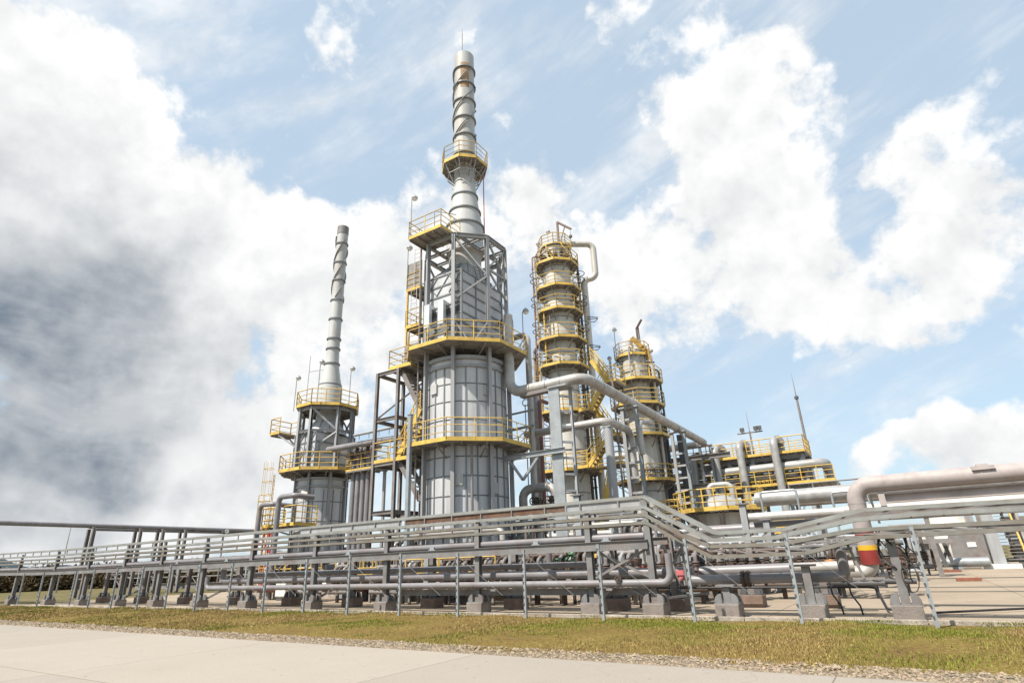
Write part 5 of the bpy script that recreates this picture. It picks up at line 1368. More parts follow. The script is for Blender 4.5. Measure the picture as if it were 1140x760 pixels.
# big pinkish pipe with the red and yellow band
def pink_pipe():
    V = 20.2
    z = onV(1031, 533.5, V)[2]
    xr = onV(966, 610, V)[0]
    zlow = onV(965, 637, V)[2]
    r = .235
    root = empty('pinkish_pipe', (xr, V, 0), 'fat pinkish grey pipe turning down through a red and yellow band', 'pipe')
    m = MB(); m.pipe([(xr+16, V, z), (xr, V, z), (xr, V, zlow+.6)], r, .45, 28, 8); p = m.build('pipe_run', PINK, root)
    m = MB(); m.pipe([(xr, V, zlow+.62), (xr, V, zlow), (xr-1.35, V, zlow)], .195, .36, 24, 8); m.build('lower_elbow', SILVER, root)
    m = MB()
    for k in range(9): m.cyl((xr+.75+k*1.15, V, z), (xr+.79+k*1.15, V, z), r+.007, 28)
    m.cyl((xr, V, z-.5), (xr, V, z-.53), r+.006, 28); m.cyl((xr, V, z-.95), (xr, V, z-.98), r+.006, 28); m.build_parts('cladding_band', PINK, p)
    zr0 = onV(966, 608, V)[2]
    m = MB(); m.cyl((xr, V, zr0-.48), (xr, V, zr0-.09), r+.012, 28); m.build('red_band', REDP, root)
    m = MB(); m.cyl((xr, V, zr0-.1), (xr, V, zr0+.03), r+.016, 28); m.build('yellow_band', YBAND, root)
    m = MB(); m.cyl((xr, V, zr0+.26), (xr, V, zr0+.40), r+.012, 28); m.build('red_band', REDP, root)
    x = onV(1095, 528, V)[0]
    m = MB(); m.box((x, V-.18, z+.16), .5, .22, .10); m.box((x, V-.18, z+.235), .25, .16, .05); m.build('nameplate_bracket', PINK, root)
    # box girder carrying the horizontal run
    m = MB(); m.ibeam((xr+.75, V+.1, z-.42), (xr+16, V+.1, z-.42), .28, .26, .03); m.box((xr+.66, V+.1, z-.42), .16, .36, .42); m.bar((xr+.66, V+.1, z-1.0), (xr+.66, V+.1, z-.64), .2, .2); m.build('carrier_beam', PINK, root)
    m = MB(); m.tube([(xr+.36, V-.1, z-.3), (xr+.45, V-.1, z-1.1)], .03, 6); m.build('tie_rod', DARKST, root)
    # orange actuator and valve on the low run
    m = MB(); m.lathe((xr-1.0, V-.45, zlow+.28), [(.02, -.09), (.13, -.06), (.15, 0), (.13, .09), (.02, .12)], 14); m.box((xr-.86, V-.45, zlow+.25), .2, .14, .12); m.build('actuator', ORANGE, root)
    m = MB(); wheel(m, (xr-1.3, V-.5, zlow+.45), .27, (0, -1, .2), .03); m.build('handwheel', BLACK, root)
    return V, xr, zlow
PKV, PKX, PKZ = pink_pipe()

# ================================================================== pipe rack along the front
RKV = 17.8
FOOT = [-0.35, -2.40, -4.51, -6.60, -8.62, -13.06, -17.58, -21.9, -26.45, -30.45, -34.6, -38.7, -43.2, -48.0, -54.0]
def footing_block(root, x, y, w, h, m_, shoe, dark):
    b = MB(); b.box((x, y, h/2), w, .62, h); f = b.build('footing', m_, root, .02)
    s = MB()
    for dy in (-.16, .16):
        for dx in (-1, 1):                        # rounded gusset plates on either side of the post
            pts = [(x+dx*.125, h+.02), (x+dx*.31, h+.02), (x+dx*.32, h+.10), (x+dx*.28, h+.19), (x+dx*.21, h+.25), (x+dx*.125, h+.27)]
            vs = [(p[0], y+dy-.05, p[1]) for p in pts]+[(p[0], y+dy+.05, p[1]) for p in pts]; n = 6
            s.add(vs, [tuple(range(n)), tuple(reversed(range(n, 2*n)))]+[(i, n+i, n+(i+1) % n, (i+1) % n) for i in range(n)])
    s.box((x, y, h+.012), .68, .5, .024)
    for dx in (-.3, .3):
        for dy in (-.2, .2): s.cyl((x+dx, y+dy, h+.03), (x+dx, y+dy, h+.09), .025, 6)
    s.build('base_shoe', DARKST if dark else RACKST, root)
def front_support(i, x):
    n = ORD[i+1]
    if i < 3: topz = (1.95, 1.25, .78)[i]
    else: topz = 2.95
    lab = f'{n} front rack support on a pale footing from the red banded pipe' + (', corner post' if i == 3 else '')
    root = empty('rack_support', (x, RKV, 0), lab, 'rack support', 'front supports of the pipe rack')
    footing_block(root, x, RKV, .64, .34, CONC, True, False)
    m = MB()
    if i == 3: topz = 3.42
    m.ibeam((x, RKV, .34), (x, RKV, topz), .19, .21, .02, (0, 1, 0)); m.build('post', RACKST, root)
    if i > 3:
        m = MB(); m.bar((x, RKV, topz), (x, RKV, 3.30), .12, .12, (0, 1, 0)); m.build('tray_bracket', RACKST, root)
    if i < 3:
        m = MB(); m.box((x, RKV, topz+.02), .5, .4, .05); m.build('saddle', RACKST, root)
    return root
for i, x in enumerate(FOOT): front_support(i, x)
BACK = [(-2.46, 21.3), (-4.61, 21.3), (-6.6, 19.65), (-8.57, 19.5), (-12.6, 19.5), (-16.65, 19.5), (-21.4, 19.6), (-25.9, 19.8), (-31.0, 20.2), (-36, 20.2), (-41, 20.2), (-46, 20.2)]
for i, (x, y) in enumerate(BACK):
    root = empty('rack_support', (x, y, 0), f'{ORD[i+1]} rear rack support on a shaded brownish footing from the red banded pipe', 'rack support', 'rear supports of the pipe rack')
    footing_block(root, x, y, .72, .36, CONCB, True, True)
    m = MB(); m.ibeam((x, y, .36), (x, y, .95 if i < 2 else 2.35), .2, .22, .018, (0, 1, 0)); m.build('post', STEELB, root)
# braces between the two rightmost full-height bays
m = MB(); xa, xb = FOOT[4], FOOT[3]
for (p, q) in (((xa+.15, RKV, 1.05), (xb-.1, RKV, 1.85)), ((xa+.15, RKV+.06, 1.85), (xb-.1, RKV+.06, 1.05)), ((xb-.15, RKV, .42), (xb-.85, RKV, .78)), ((xa+.15, RKV, .42), (xa+.8, RKV, .78))): m.bar(p, q, .07, .07)
CB = empty('cross_brace', (xa, RKV, 0), 'crossed grey braces in the last straight bay before the corner post', 'brace'); m.build_parts('brace_bar', STEELB, CB)
m = MB()
for (p, q) in (((xb+.15, RKV+.3, .8), (xb+.75, RKV+.8, 1.9)), ((xb+.75, RKV+.3, .8), (xb+.15, RKV+.8, 1.9)), ((xb+.1, RKV+.2, .45), (xb+1.0, RKV+1.6, .5)), ((xb+.9, RKV+.3, .8), (xb+.9, RKV+.3, 2.1))): m.bar(p, q, .06, .06)
CB = empty('cross_brace', (xb, RKV, 0), 'short crossed braces just past the corner post under the dipping trays', 'brace'); m.build_parts('brace_bar', STEELB, CB)
for k, xk in enumerate((-30.9, -22.6, -39.4)):
    m = MB(); m.bar((xk+.6, RKV+.3, .42), (xk+1.5, RKV+.9, .95), .09, .09)
    tag(m.build('raking_strut', STEELB), ['raking strut at the foot of the tenth front rack support', 'raking strut at the foot of the eighth front rack support', 'raking strut at the foot of the twelfth front rack support'][k], 'brace')

XL = -66.0; XC = FOOT[3]
def lift(x):                       # the far left end rises very slightly with the ground
    return 0.0 if x > -48 else (-48-x)*.012
def run(z, x0=XL, x1=XC, V=RKV): return [(x0, V, z+lift(x0)), (-48, V, z), (x1, V, z)]
def bars(b, P, h, w=.05):
    for p, q in zip(P[:-1], P[1:]): b.channel(p, q, h, w)
# main beams
m = MB()
for p, q in zip(run(1.98)[:-1], run(1.98)[1:]): m.ibeam(add(p, (0, -.17, 0)), add(q, (0, -.17, 0)), .12, .27, .016)
tag(m.build('rack_beam', RACKST), 'long grey front beam of the pipe rack under the upper pipe', 'beam')
m = MB(); m.ibeam((XL, 19.5, 2.1), (-6.6, 19.5, 2.1), .14, .24, .016)
for x in FOOT[4:12]: m.bar((x, RKV, 2.04), (x, 19.5, 2.04), .1, .12)
tag(m.build('rack_beam', STEELB), 'rear beam of the pipe rack with its cross ties', 'beam')
m = MB(); m.ibeam((-17.0, RKV+.02, .66), (XC-.2, RKV+.02, .66), .12, .20, .016); tag(m.build('rack_beam', STEELB), 'low brownish beam beneath the near pipe of the rack', 'beam')
# upper pipe on saddles
m = MB(); m.tube([(x, RKV+.1, 2.235+lift(x)) for x in (XL, -48, -30, XC-.15)], .12, 14)
p = m.build('rack_pipe', PIPE); tag(p, 'long pale-topped pipe lying on the front beam of the rack', 'pipe')
for i, x in enumerate([-8.0, -10.6, -15.2, -19.8, -24.2, -28.5, -33.0]):
    m = MB(); m.box((x, RKV+.02, 2.125), .32, .2, .05); m.box((x, RKV-.05, 2.18), .2, .03, .12); m.build('pipe_clamp', PALEST, p)
# low pipes
m = MB(); m.pipe([(-29.6, RKV-.25, 1.42), (-29.6, RKV-.25, .90), (XC-.2, RKV-.25, .90), (XC+.62, RKV-.25, .90), (XC+.62, RKV-.25, 1.7)], .105, .25, 16); p = tag(m.build('rack_pipe', PIPE), 'nearest low grey pipe of the rack ending in an upturned stub by the corner post', 'pipe')
m = MB()
for x in (-7.9, -12.2, -16.8, -21, -25.4):
    m.box((x, RKV-.25, .735), .2, .22, .06)
m.build_parts('pipe_shoe', STEELB, p)
m = MB(); m.pipe([(-29.9, RKV+.75, 1.75), (-29.9, RKV+.75, 1.19), (XC+1, RKV+.75, 1.16)], .145, .35, 16); tag(m.build('rack_pipe', PIPE), 'second low grey pipe of the rack just behind the nearest one', 'pipe')
m = MB(); m.pipe([(-28, RKV+1.35, 1.45), (XC-2.6, RKV+1.35, 1.45)], .11, .3, 12); tag(m.build('rack_pipe', PIPE), 'thinner grey pipe half hidden behind the low pipes of the rack', 'pipe')
m = MB(); m.pipe([(-34, 23.2, .62), (-13.5, 23.2, .62)], .21, .3, 16); tag(m.build('rack_pipe', REDBR), 'long red oxide pipe near the ground behind the rack', 'pipe')
m = MB(); m.box((-24, 24.2, .22), 25, .35, .44); tag(m.build('low_wall', STONE, None, .02), 'low stone kerb wall behind the red oxide pipe', 'wall')
# right hand low pipe pair
m = MB(); m.pipe([(XC+1.0, RKV+.5, .93), (-1.75, RKV+.5, .97), (-1.55, RKV+.5, 1.0), (-1.55, RKV+.5, 1.65)], .135, .22, 18); p = tag(m.build('rack_pipe', PIPE), 'low grey pipe right of the corner post with an upturned end', 'pipe')
for x in (-4.15,):
    m = MB(); m.cyl((x, RKV+.5, .95), (x+.07, RKV+.5, .95), .22, 16); m.cyl((x+.13, RKV+.5, .95), (x+.20, RKV+.5, .95), .22, 16); m.build('flange', VALVE, p)
    m = MB()
    for k in range(10): an = k*pi/5; m.cyl((x-.04, RKV+.5+.185*cos(an), .95+.185*sin(an)), (x+.24, RKV+.5+.185*cos(an), .95+.185*sin(an)), .016, 6)
    m.build('bolts', VALVE, p)
m = MB(); m.pipe([(XC+1.0, RKV+1.5, 1.12), (-2.9, RKV+1.5, 1.16)], .165, .3, 18); p = tag(m.build('rack_pipe', PIPE), 'thicker grey pipe behind the low pipe right of the corner post', 'pipe')
m = MB(); m.cyl((-3.1, RKV+1.5, 1.157), (-1.4, RKV+1.75, 1.19), .15, 16); tag(m.build('pipe_sleeve', WHITEP), 'white sleeved pipe length joining the low pipe to the pinkish pipe', 'pipe')
# black hose-like line lying over the apron
m = MB(); m.pipe([(-8, 20.6, .62), (-1.25, 20.6, .60), (-1.05, 20.6, .58), (-.85, 19.6, .10), (-.4, 19.5, .08)], .035, .15, 8); m.pipe([(0.2, 19.2, .06), (8, 25, .08)], .03, .1, 6)
tag(m.build('black_conduit', BLACK), 'thin black conduit running low over the apron behind the rack', 'conduit')

# ------------------------------------------------------------------ cable trays
TV = RKV-.12
def gx(px, py, V=17.4): a = onV(px, py, V); return (a[0], V, a[2])
def tray(label, zt, zb, RT, RB, m_, posts=True):
    root = empty('cable_tray', (XC, TV, 0), label, 'cable tray')
    left = lambda z: [(XL, TV, z+lift(XL)), (-48, TV, z), (XC, TV, z)]
    RT = [gx(*p) for p in RT]; RB = [gx(*p) for p in RB]
    for z, R_ in ((zt, RT), (zb, RB)):
        for dv, nm in ((0, 'front'), (.42, 'rear')):
            P = [add(q, (0, dv, 0)) for q in left(z)]+[add(q, (0, dv, 0)) for q in R_[1:]]
            b = MB(); bars(b, P, .095, .045); b.build('side_rail', m_, root)
    b = MB()
    x = XL+.5
    while x < XC-.3:
        b.start(); b.bar((x, TV+.02, zb+lift(x)), (x, TV+.02, zt+lift(x)), .05, .04)
        b.bar((x, TV+.02, zb+lift(x)-.02), (x, TV+.42, zb+lift(x)-.02), .04, .03); b.stop(); x += 1.35
    for i in range(len(RT)-1):
        j = min(i, len(RB)-2)
        for t in (.2, .5, .8):
            p = lerp(RT[i] if i else (XC, TV, zt), RT[i+1], t); q = lerp(RB[j] if j else (XC, TV, zb), RB[j+1], t)
            b.start(); b.bar((q[0], q[1]+.05, q[2]), (p[0], p[1]+.05, p[2]), .05, .04); b.bar((q[0], q[1]+.02, q[2]-.02), (q[0], q[1]+.42, q[2]-.02), .04, .03); b.stop()
    b.build_parts('rung', STEELB, root)
    return root, RT, RB
trA, RTA, RBA = tray('upper cable tray on top of the rack, dipping past the corner post and rising again', 3.37, 3.06,
     [(718, 553), (795, 593), (871, 589), (962, 567), (1140, 557), (1230, 552)], [(718, 566), (789, 601), (862, 598), (951, 578), (1030, 571), (1140, 566), (1230, 561)], TRAY)
trB, RTB, RBB = tray('lower cable tray on the rack running just below the upper tray', 2.83, 2.60,
     [(718, 577), (757, 595), (790, 608), (868, 605.5), (948, 590), (1020, 586), (1140, 580), (1230, 575)], [(718, 589), (792, 620), (896, 615.5), (964, 598), (1040, 594), (1140, 588), (1230, 583)], TRAYB)
# cable bundles and the rusty cover strips
m = MB(); random.seed(3)
for k in range(5):
    P = [(x, TV+.10+.06*k, 2.63+.012*random.random()+lift(x)) for x in np.linspace(-46, XC, 40)]
    P += [add(q, (0, .10+.06*k, .045)) for q in RBB[1:]]
    m.tube(P, .022, 5)
tag(m.build('cables', RUSTM), 'brownish cables lying in the lower cable tray', 'cables')
m = MB()
m.bar((-16.6, TV+.06, 3.215), (-9.4, TV+.06, 3.215), .012, .19)
tag(m.build('tray_cover', RUSTM), 'rusty brown cover strip inside the upper cable tray', 'tray cover')
m = MB(); m.bar((-9.3, TV+.06, 3.215), (-6.75, TV+.06, 3.215), .012, .2)
tag(m.build('tray_cover', STEEL), 'grey cover strip inside the upper cable tray beside the corner post', 'tray cover')
m = MB(); m.bar((-23, TV+.06, 3.215), (-16.8, TV+.06, 3.215), .012, .2)
tag(m.build('tray_cover', STEEL), 'grey cover strip inside the upper cable tray on the stair tower side', 'tray cover')
def ribbon(b, P, Q, dy):
    for (p, p2), (q, q2) in zip(zip(P[:-1], P[1:]), zip(Q[:-1], Q[1:])):
        vs = [add(p, (0, dy, -.04)), add(p2, (0, dy, -.04)), add(q2, (0, dy, .04)), add(q, (0, dy, .04))]; vs += [add(v, (0, .012, 0)) for v in vs]
        b.add(vs, [(0, 1, 2, 3), (7, 6, 5, 4), (0, 4, 5, 1), (1, 5, 6, 2), (2, 6, 7, 3), (3, 7, 4, 0)])
m = MB(); ribbon(m, RTA[2:6], [RBA[2], RBA[3], RBA[4], RBA[5]], .2)
tag(m.build('tray_cover', STEELB), 'dull brown cover plate in the right rising part of the upper tray', 'tray cover')
# dangling cables at the rightmost support
random.seed(11)
for k in range(9):
    x0, y0 = FOOT[0]-.36+.085*k, RKV-.2+random.random()*.3
    P = []
    for i in range(12):
        t = i/11; P.append((x0+.25*t+.10*sin(2.6*t*pi+k*1.9)*(1-.3*t), y0+.1*sin(5*t+k*1.7), 1.95-(1.0 if k % 2 else .75)*t+.12*sin(2*pi*t+k)))
    m = MB(); m.tube(P, .014+.008*(k % 3 == 0), 6)
    if k == 0: ct = m
    else:
        ct.add(m.v, m.f, True)
P = [(FOOT[0]+.22+.16*sin(t), RKV-.2, .95+.33*cos(t)) for t in np.linspace(0, 5.6, 16)]
ct.tube(P, .012, 6)
tag(ct.build('hanging_cables', BLACK), 'tangle of dark cables hanging at the rightmost front support', 'cables')
m = MB(); m.bar((FOOT[0]-1.0, RKV-.1, .93), (FOOT[0]-.3, RKV-.1, .93), .05, .06); m.bar((FOOT[0]-.75, RKV-.1, .93), (FOOT[0]-1.0, RKV-.1, 1.95), .08, .06); tag(m.build('cable_bracket', STEELB), 'bent steel cable bracket left of the rightmost front support', 'bracket')
for k, (xk, px) in enumerate(((-2.7, 0), (-2.05, 0), (-1.6, 0))):
    m = MB(); m.tube([(xk, 19.0, 1.0), (xk+.03, 19.0, .5), (xk+.18, 19.0, .22), (xk+.2, 19.0, 0)], .022, 6); tag(m.build('drain_tube', BLACK), ['leftmost of three thin black drain tubes below the orange actuator', 'middle one of three thin black drain tubes below the orange actuator', 'rightmost of three thin black drain tubes below the orange actuator'][k], 'tube', 'drain tubes')

# ------------------------------------------------------------------ fence posts in the grass
FPX = [(97, 676), (122.5, 677), (151.6, 678), (182.7, 678), (216, 677.5), (252.6, 680), (291.6, 680.4), (337, 682.5), (386, 684), (444, 685.5), (509.5, 688.4), (585.7, 689.5), (672.6, 691), (774.3, 694), (893.7, 694.7), (1044, 697)]
TPX = {9: (446, 616), 10: (509, 616), 11: (582.7, 612.6), 12: (665.7, 605.7), 13: (761.7, 599.4), 14: (875, 592.6), 15: (1013.4, 585), 2: (158.3, 630.5), 3: (191, 628.4), 4: (222.7, 628), 5: (260.4, 626.9), 6: (298, 625), 7: (343, 622), 8: (391.5, 618)}
FV = 16.2
def fpost(x, y, h, label):
    root = empty('fence_post', (x, y, 0), label, 'fence post', 'fence posts standing in the grass')
    m = MB(); m.bar((0+x, y, -.05), (x, y, h), .075, .075, (0, 1, 0)); m.box((x, y, h+.004), .085, .085, .012); m.build('post', PALEST, root)
    m = MB()
    for k in range(9):
        z = .22+k*(h-.35)/8; m.bar((x-.03, y-.04, z), (x-.03, y-.065, z), .035, .05)
    m.build_parts('wire_lug', DARKST, root)
    return root
FX = []
for i, (px, py) in enumerate(FPX):
    x = onV(px, py, FV)[0]; FX.append(x)
    h = onV(*TPX[i], FV)[2] if i in TPX else 2.02
    h = min(2.12, max(1.94, h))
    n = len(FPX)-i
    fpost(x, FV, h, f'{ORD[n]} pale fence post in the grass from the red banded pipe')
for k, (px, dv) in enumerate(((76, 1.3), (40, 0), (18, 1.4))):
    x = onV(px, 676, FV+dv)[0]; fpost(x, FV+dv, 2.0, ['seventeenth pale fence post from the red banded pipe, set back from the row', 'eighteenth pale fence post from the red banded pipe', 'nineteenth and last pale fence post from the red banded pipe'][k])
m = MB()
for i in range(5, 15):
    xa, xb = FX[i], FX[i+1]
    m.tube([(xa, FV-.06, 1.9), (xa+(xb-xa)*.55, FV+.5, .62)], .006, 4)
for o_ in m.build_parts('fence_wire', STEEL, None): tag(o_, 'thin broken fence wire trailing from the top of a fence post', 'wire', 'broken fence wires')

# ------------------------------------------------------------------ pipeline on trestles at far left
m = MB(); PLU = -60.0
ys = [onU(px, 585, PLU)[1] for px in (-60, 0, 103, 155, 180, 205, 292)]
zL = 5.83
m.tube([(PLU, ys[0]-3, zL+.1), (PLU, ys[1], zL+.05), (PLU, ys[3], zL), (PLU, ys[6]+.8, zL-.05)], .19, 14); tag(m.build('pipeline', PIPE), 'long pinkish grey pipe on twin-legged trestles across the far left', 'pipe')
m = MB(); m.ibeam((PLU+.1, ys[2], zL-.3), (PLU+.1, ys[6]+.8, zL-.34), .16, .2, .016); tag(m.build('carrier_beam', STEELB), 'beam carrying the long far left pipe between its trestles', 'beam')
for k, y in enumerate((ys[2], ys[3], ys[4], ys[5])):
    root = empty('pipe_trestle', (PLU, y, 0), f'{["leftmost", "second from the left", "third from the left", "rightmost"][k]} twin-legged trestle under the far left pipe', 'pipe support', 'trestles of the far left pipe')
    for dx in (-.5, .5):
        b = MB(); b.ibeam((PLU+dx, y, 0), (PLU+dx, y, zL-.25), .24, .24, .02, (0, 1, 0)); b.build('leg', STEELB, root)
    b = MB(); b.bar((PLU-.5, y, zL-.16), (PLU+.5, y, zL-.16), .18, .1)
    for z in (1.5, 3.0): b.bar((PLU-.35, y, z), (PLU+.35, y, z), .08, .08)
    b.build_parts('cross_beam', STEELB, root)
# round sign on the pipeline
sx = PLU+.35
p = onU(252.5, 591, sx)
root = empty('round_sign', (sx, p[1], p[2]), 'small round white sign with a dark edge and mark on the far left pipe', 'sign')
nd = nrm((-sx, -p[1], 0))
m = MB(); m.cyl(sub(p, mul(nd, .02)), add(p, mul(nd, .005)), .26, 28); m.build('rim', DARKST, root)
m = MB(); m.cyl(p, add(p, mul(nd, .015)), .21, 28); m.build('disc', WHITE, root)
tg = (-nd[1], nd[0], 0)
m = MB(); c0 = add(p, mul(nd, .022)); at = lambda u, v: add(c0, add(mul(tg, u*1.5), (0, 0, v*1.5)))
for a_, b_ in (((-.05, .09), (-.04, -.07)), ((-.04, -.07), (.02, .03)), ((.02, .03), (.035, .09)), ((.035, .03), (.075, .06))): m.bar(at(*a_), at(*b_), .03, .008, nd)
m.build('mark', DARKST, root)
root['label'] = 'small round white sign with a dark rim and mark on the far left pipe'
m = MB(); m.box((PLU+.1, p[1]-.25, p[2]-.05), .35, .5, .25); m.bar((PLU+.05, p[1]-.1, 0), (PLU+.05, p[1]-.1, zL-.2), .1, .1); tag(m.build('sign_bracket', STEELB), 'brown bracket box and post beside the round sign', 'bracket')

# distant second rack / fence lines beyond the left end
def far_rack():
    V = 46
    root = empty('far_rack', (-70, V, 0), 'distant low steel rack in front of the hedgerow on the left', 'pipe rack')
    x0 = onV(-20, 640, V)[0]; x1 = onV(300, 640, V)[0]
    m = MB()
    for z in (1.3, 1.9, 2.2): m.bar((x0, V, z), (x1, V, z), .12, .14)
    m.bar((x0, V+1.5, 2.0), (x1, V+1.5, 2.0), .12, .14)
    m.build_parts('beam', STEELB, root)
    k = x0
    while k < x1:
        b = MB(); b.bar((k, V, 0), (k, V, 2.3), .2, .2); b.build('post', STEEL, root); k += 5.2
    m = MB(); k = x0
    while k < x1-5: m.bar((k, V, .2), (k+2.6, V, 1.9), .08, .08); m.bar((k+2.6, V, 1.9), (k+5.2, V, .2), .08, .08); k += 10.4
    m.build_parts('bracing', STEELB, root)
far_rack()
x0 = onV(150, 655, 33)[0]; x1 = onV(262, 655, 33)[0]
m = MB(); m.ibeam((x0, 33, .55), (x1, 33, .55), .3, .5, .03); m.box((x0+2, 33, .15), .6, .5, .3); m.box((x1-2, 33, .15), .6, .5, .3); tag(m.build('low_beam', STEELB), 'low grey beam on blocks on the apron behind the left part of the rack', 'beam')

# ================================================================== process clutter behind the rack
def near_post(px):
    """words that place a thing among the fence posts"""
    best = min(range(16), key=lambda i: abs((FPX[i][0]+TPX.get(i, FPX[i])[0])/2-px))
    return ORD[16-best]
def used_label(base, px, seen={}):
    lab = f'{base} behind the {near_post(px)} fence post from the red banded pipe'
    return lab
def manifold(px, V, n, pitch, h, label, cols=(STEEL, SILVER, STEELB), wheels=VALVE, s=1.0, r=.07):
    x0 = onV(px, 640, V)[0]
    root = empty('pipe_manifold', (x0, V, 0), label, 'pipe manifold', 'pipe manifolds behind the rack')
    w = pitch*(n-1)
    m = MB()
    m.tube([(x0-.3, V, .5), (x0+w+.3, V, .5)], r*1.5, 10)
    m.build('header', cols[0], root); m = MB(); m.tube([(x0-.2, V+.3, h), (x0+w+.2, V+.3, h)], r*1.3, 10)
    for k in (0, w): m.bar((x0+k, V+.3, 0), (x0+k, V+.3, h), .12, .12, (0, 1, 0))
    m.build('return_header', cols[0], root)
    for i in range(n):
        x = x0+i*pitch; m = MB(); m.pipe([(x, V, .5), (x, V, h-.15), (x, V+.3, h)], r, .15, 8, 4)
        for z in (.85, .85+.55*s): flange(m, (x, V, z), (0, 0, 1), r*1.9, .05, 10)
        m.build('riser', cols[i % len(cols)], root)
        z = .85+.27*s; m = MB(); m.lathe((x, V, z), [(r, -.24*s), (r*2, -.18*s), (r*1.4, -.1*s), (r*2.2, 0), (r*1.4, .1*s), (r*2, .18*s), (r, .24*s)], 10); v = m.build('valve', VALVE, root)
        m = MB(); wheel(m, (x, V-.34, z), .15*s+.03*(i % 2), (0, -1, 0), .022); m.build('handwheel', wheels if i % 3 else VALVE, v)
    return root
def pump(px, V, label, col=BLUE, s=1.0):
    x = onV(px, 640, V)[0]
    root = empty('pump', (x, V, 0), label, 'pump', 'pumps behind the rack')
    m = MB(); m.box((x, V, .18), 1.9*s, .7*s, .36); m.build('base', CONC, root)
    m = MB(); m.cyl((x-.75*s, V, .75), (x+.1*s, V, .75), .26*s, 18)
    for k in range(8): an = k*pi/4; m.bar((x-.7*s, V+.27*s*cos(an), .75+.27*s*sin(an)), (x, V+.27*s*cos(an), .75+.27*s*sin(an)), .03, .05)
    m.box((x-.35*s, V, .44), .5*s, .4*s, .16); m.build('motor', col, root)
    m = MB(); m.cyl((x+.1*s, V, .75), (x+.45*s, V, .75), .07, 10); m.cyl((x+.45*s, V-.13, .75), (x+.45*s, V+.13, .75), .01, 6); m.lathe((x+.65*s, V, .75), [(.02, -.3), (.25*s, -.25), (.33*s, 0), (.25*s, .25), (.02, .3)], 18); m.box((x+.65*s, V, .42), .3, .3, .2); m.build('casing', VALVE, root)
    m = MB(); m.pipe([(x+.65*s, V, .95), (x+.65*s, V, 1.9), (x+.65*s, V+.8, 1.9)], .09, .2, 10); m.build('discharge_pipe', SILVER, root)
    return root
# yellow railed low walkway round the furnace feet
def low_walkway(px0, px1, V, z, label, h=1.0):
    x0 = onV(px0, 610, V)[0]; x1 = onV(px1, 610, V)[0]
    root = empty('low_walkway', (x0, V, 0), label, 'walkway', 'yellow railed low walkways')
    deck(root, x0, x1, V-.6, V+.5, z, 'SN', h, 'platform', .034, .95)
    k = x0+.2
    while k < x1:
        m = MB(); m.bar((k, V-.5, 0), (k, V-.5, z-.06), .1, .1); m.bar((k, V+.4, 0), (k, V+.4, z-.06), .1, .1); m.build_parts('leg', STEELB, root); k += 2.3
low_walkway(318, 352, 24.0, 1.35, 'yellow railed low walkway at the foot of the smaller furnace')
low_walkway(385, 455, 22.3, 1.25, 'yellow railed low walkway left of the big furnace')
low_walkway(462, 560, 21.6, 1.2, 'longest yellow railed low walkway in front of the big furnace')
low_walkway(650, 676, 25.0, 1.75, 'short yellow railed low walkway right of the plated pipe support', .6)
low_walkway(868, 905, 34, 2.6, 'short yellow railed low walkway under the white clad pipe', .8)
random.seed(5)
ML = [(326, 25.2, 5, .4, 1.7, VALVE), (404, 23.6, 6, .38, 1.6, VALVE), (432, 25.0, 5, .42, 2.9, VALVE), (470, 24.0, 4, .45, 1.7, REDV), (548, 24.6, 6, .42, 2.2, VALVE), (575, 28.0, 7, .5, 3.6, VALVE),
      (600, 24.2, 5, .42, 1.9, ORANGE), (628, 27.0, 5, .42, 3.2, GREENV), (668, 23.6, 5, .36, 2.2, VALVE), (686, 26.6, 6, .4, 3.3, VALVE), (708, 22.6, 4, .34, 2.1, REDV), (724, 25.6, 5, .4, 2.6, VALVE),
      (752, 24.4, 5, .36, 1.9, VALVE), (785, 27.6, 6, .42, 2.1, VALVE), (812, 33, 7, .5, 2.4, VALVE), (852, 30, 6, .46, 2.0, GREENV), (886, 28.0, 5, .4, 1.8, VALVE), (914, 32.0, 6, .5, 2.2, VALVE), (934, 38.0, 7, .6, 2.2, VALVE), (846, 40.0, 8, .6, 2.4, VALVE)]
DESC = ['dark handwheels', 'dark handwheels', 'tall dark-valved risers', 'red handwheels', 'mixed grey risers', 'tall crowded risers', 'orange handwheels', 'green handwheels', 'short dark valves', 'tall grey risers', 'red handwheels', 'dark valves', 'close-set valves', 'grey risers', 'wide-set risers', 'green handwheels', 'small dark valves', 'dark valves', 'far dark valves', 'far wide-set risers']
for (px, V, n, p_, h, w_), d_ in zip(ML, DESC): manifold(px, V, n, p_, h, used_label('pipe manifold with '+d_, px), wheels=w_)
pump(366, 24.6, 'pump with a pale motor behind the ninth fence post from the red banded pipe', WHITE)
pump(482, 23.6, 'pump with a blue motor in front of the big furnace', BLUE)
pump(560, 23.8, 'pump with a white motor near the right edge of the big furnace', WHITE)
pump(700, 30.0, 'pump with a grey motor behind the crossed braces', STEEL)
pump(770, 26.0, 'pump with a pale motor right of the corner post', PALEST)
pump(828, 28.5, 'pump with a blue motor below the domed vessel', BLUE)
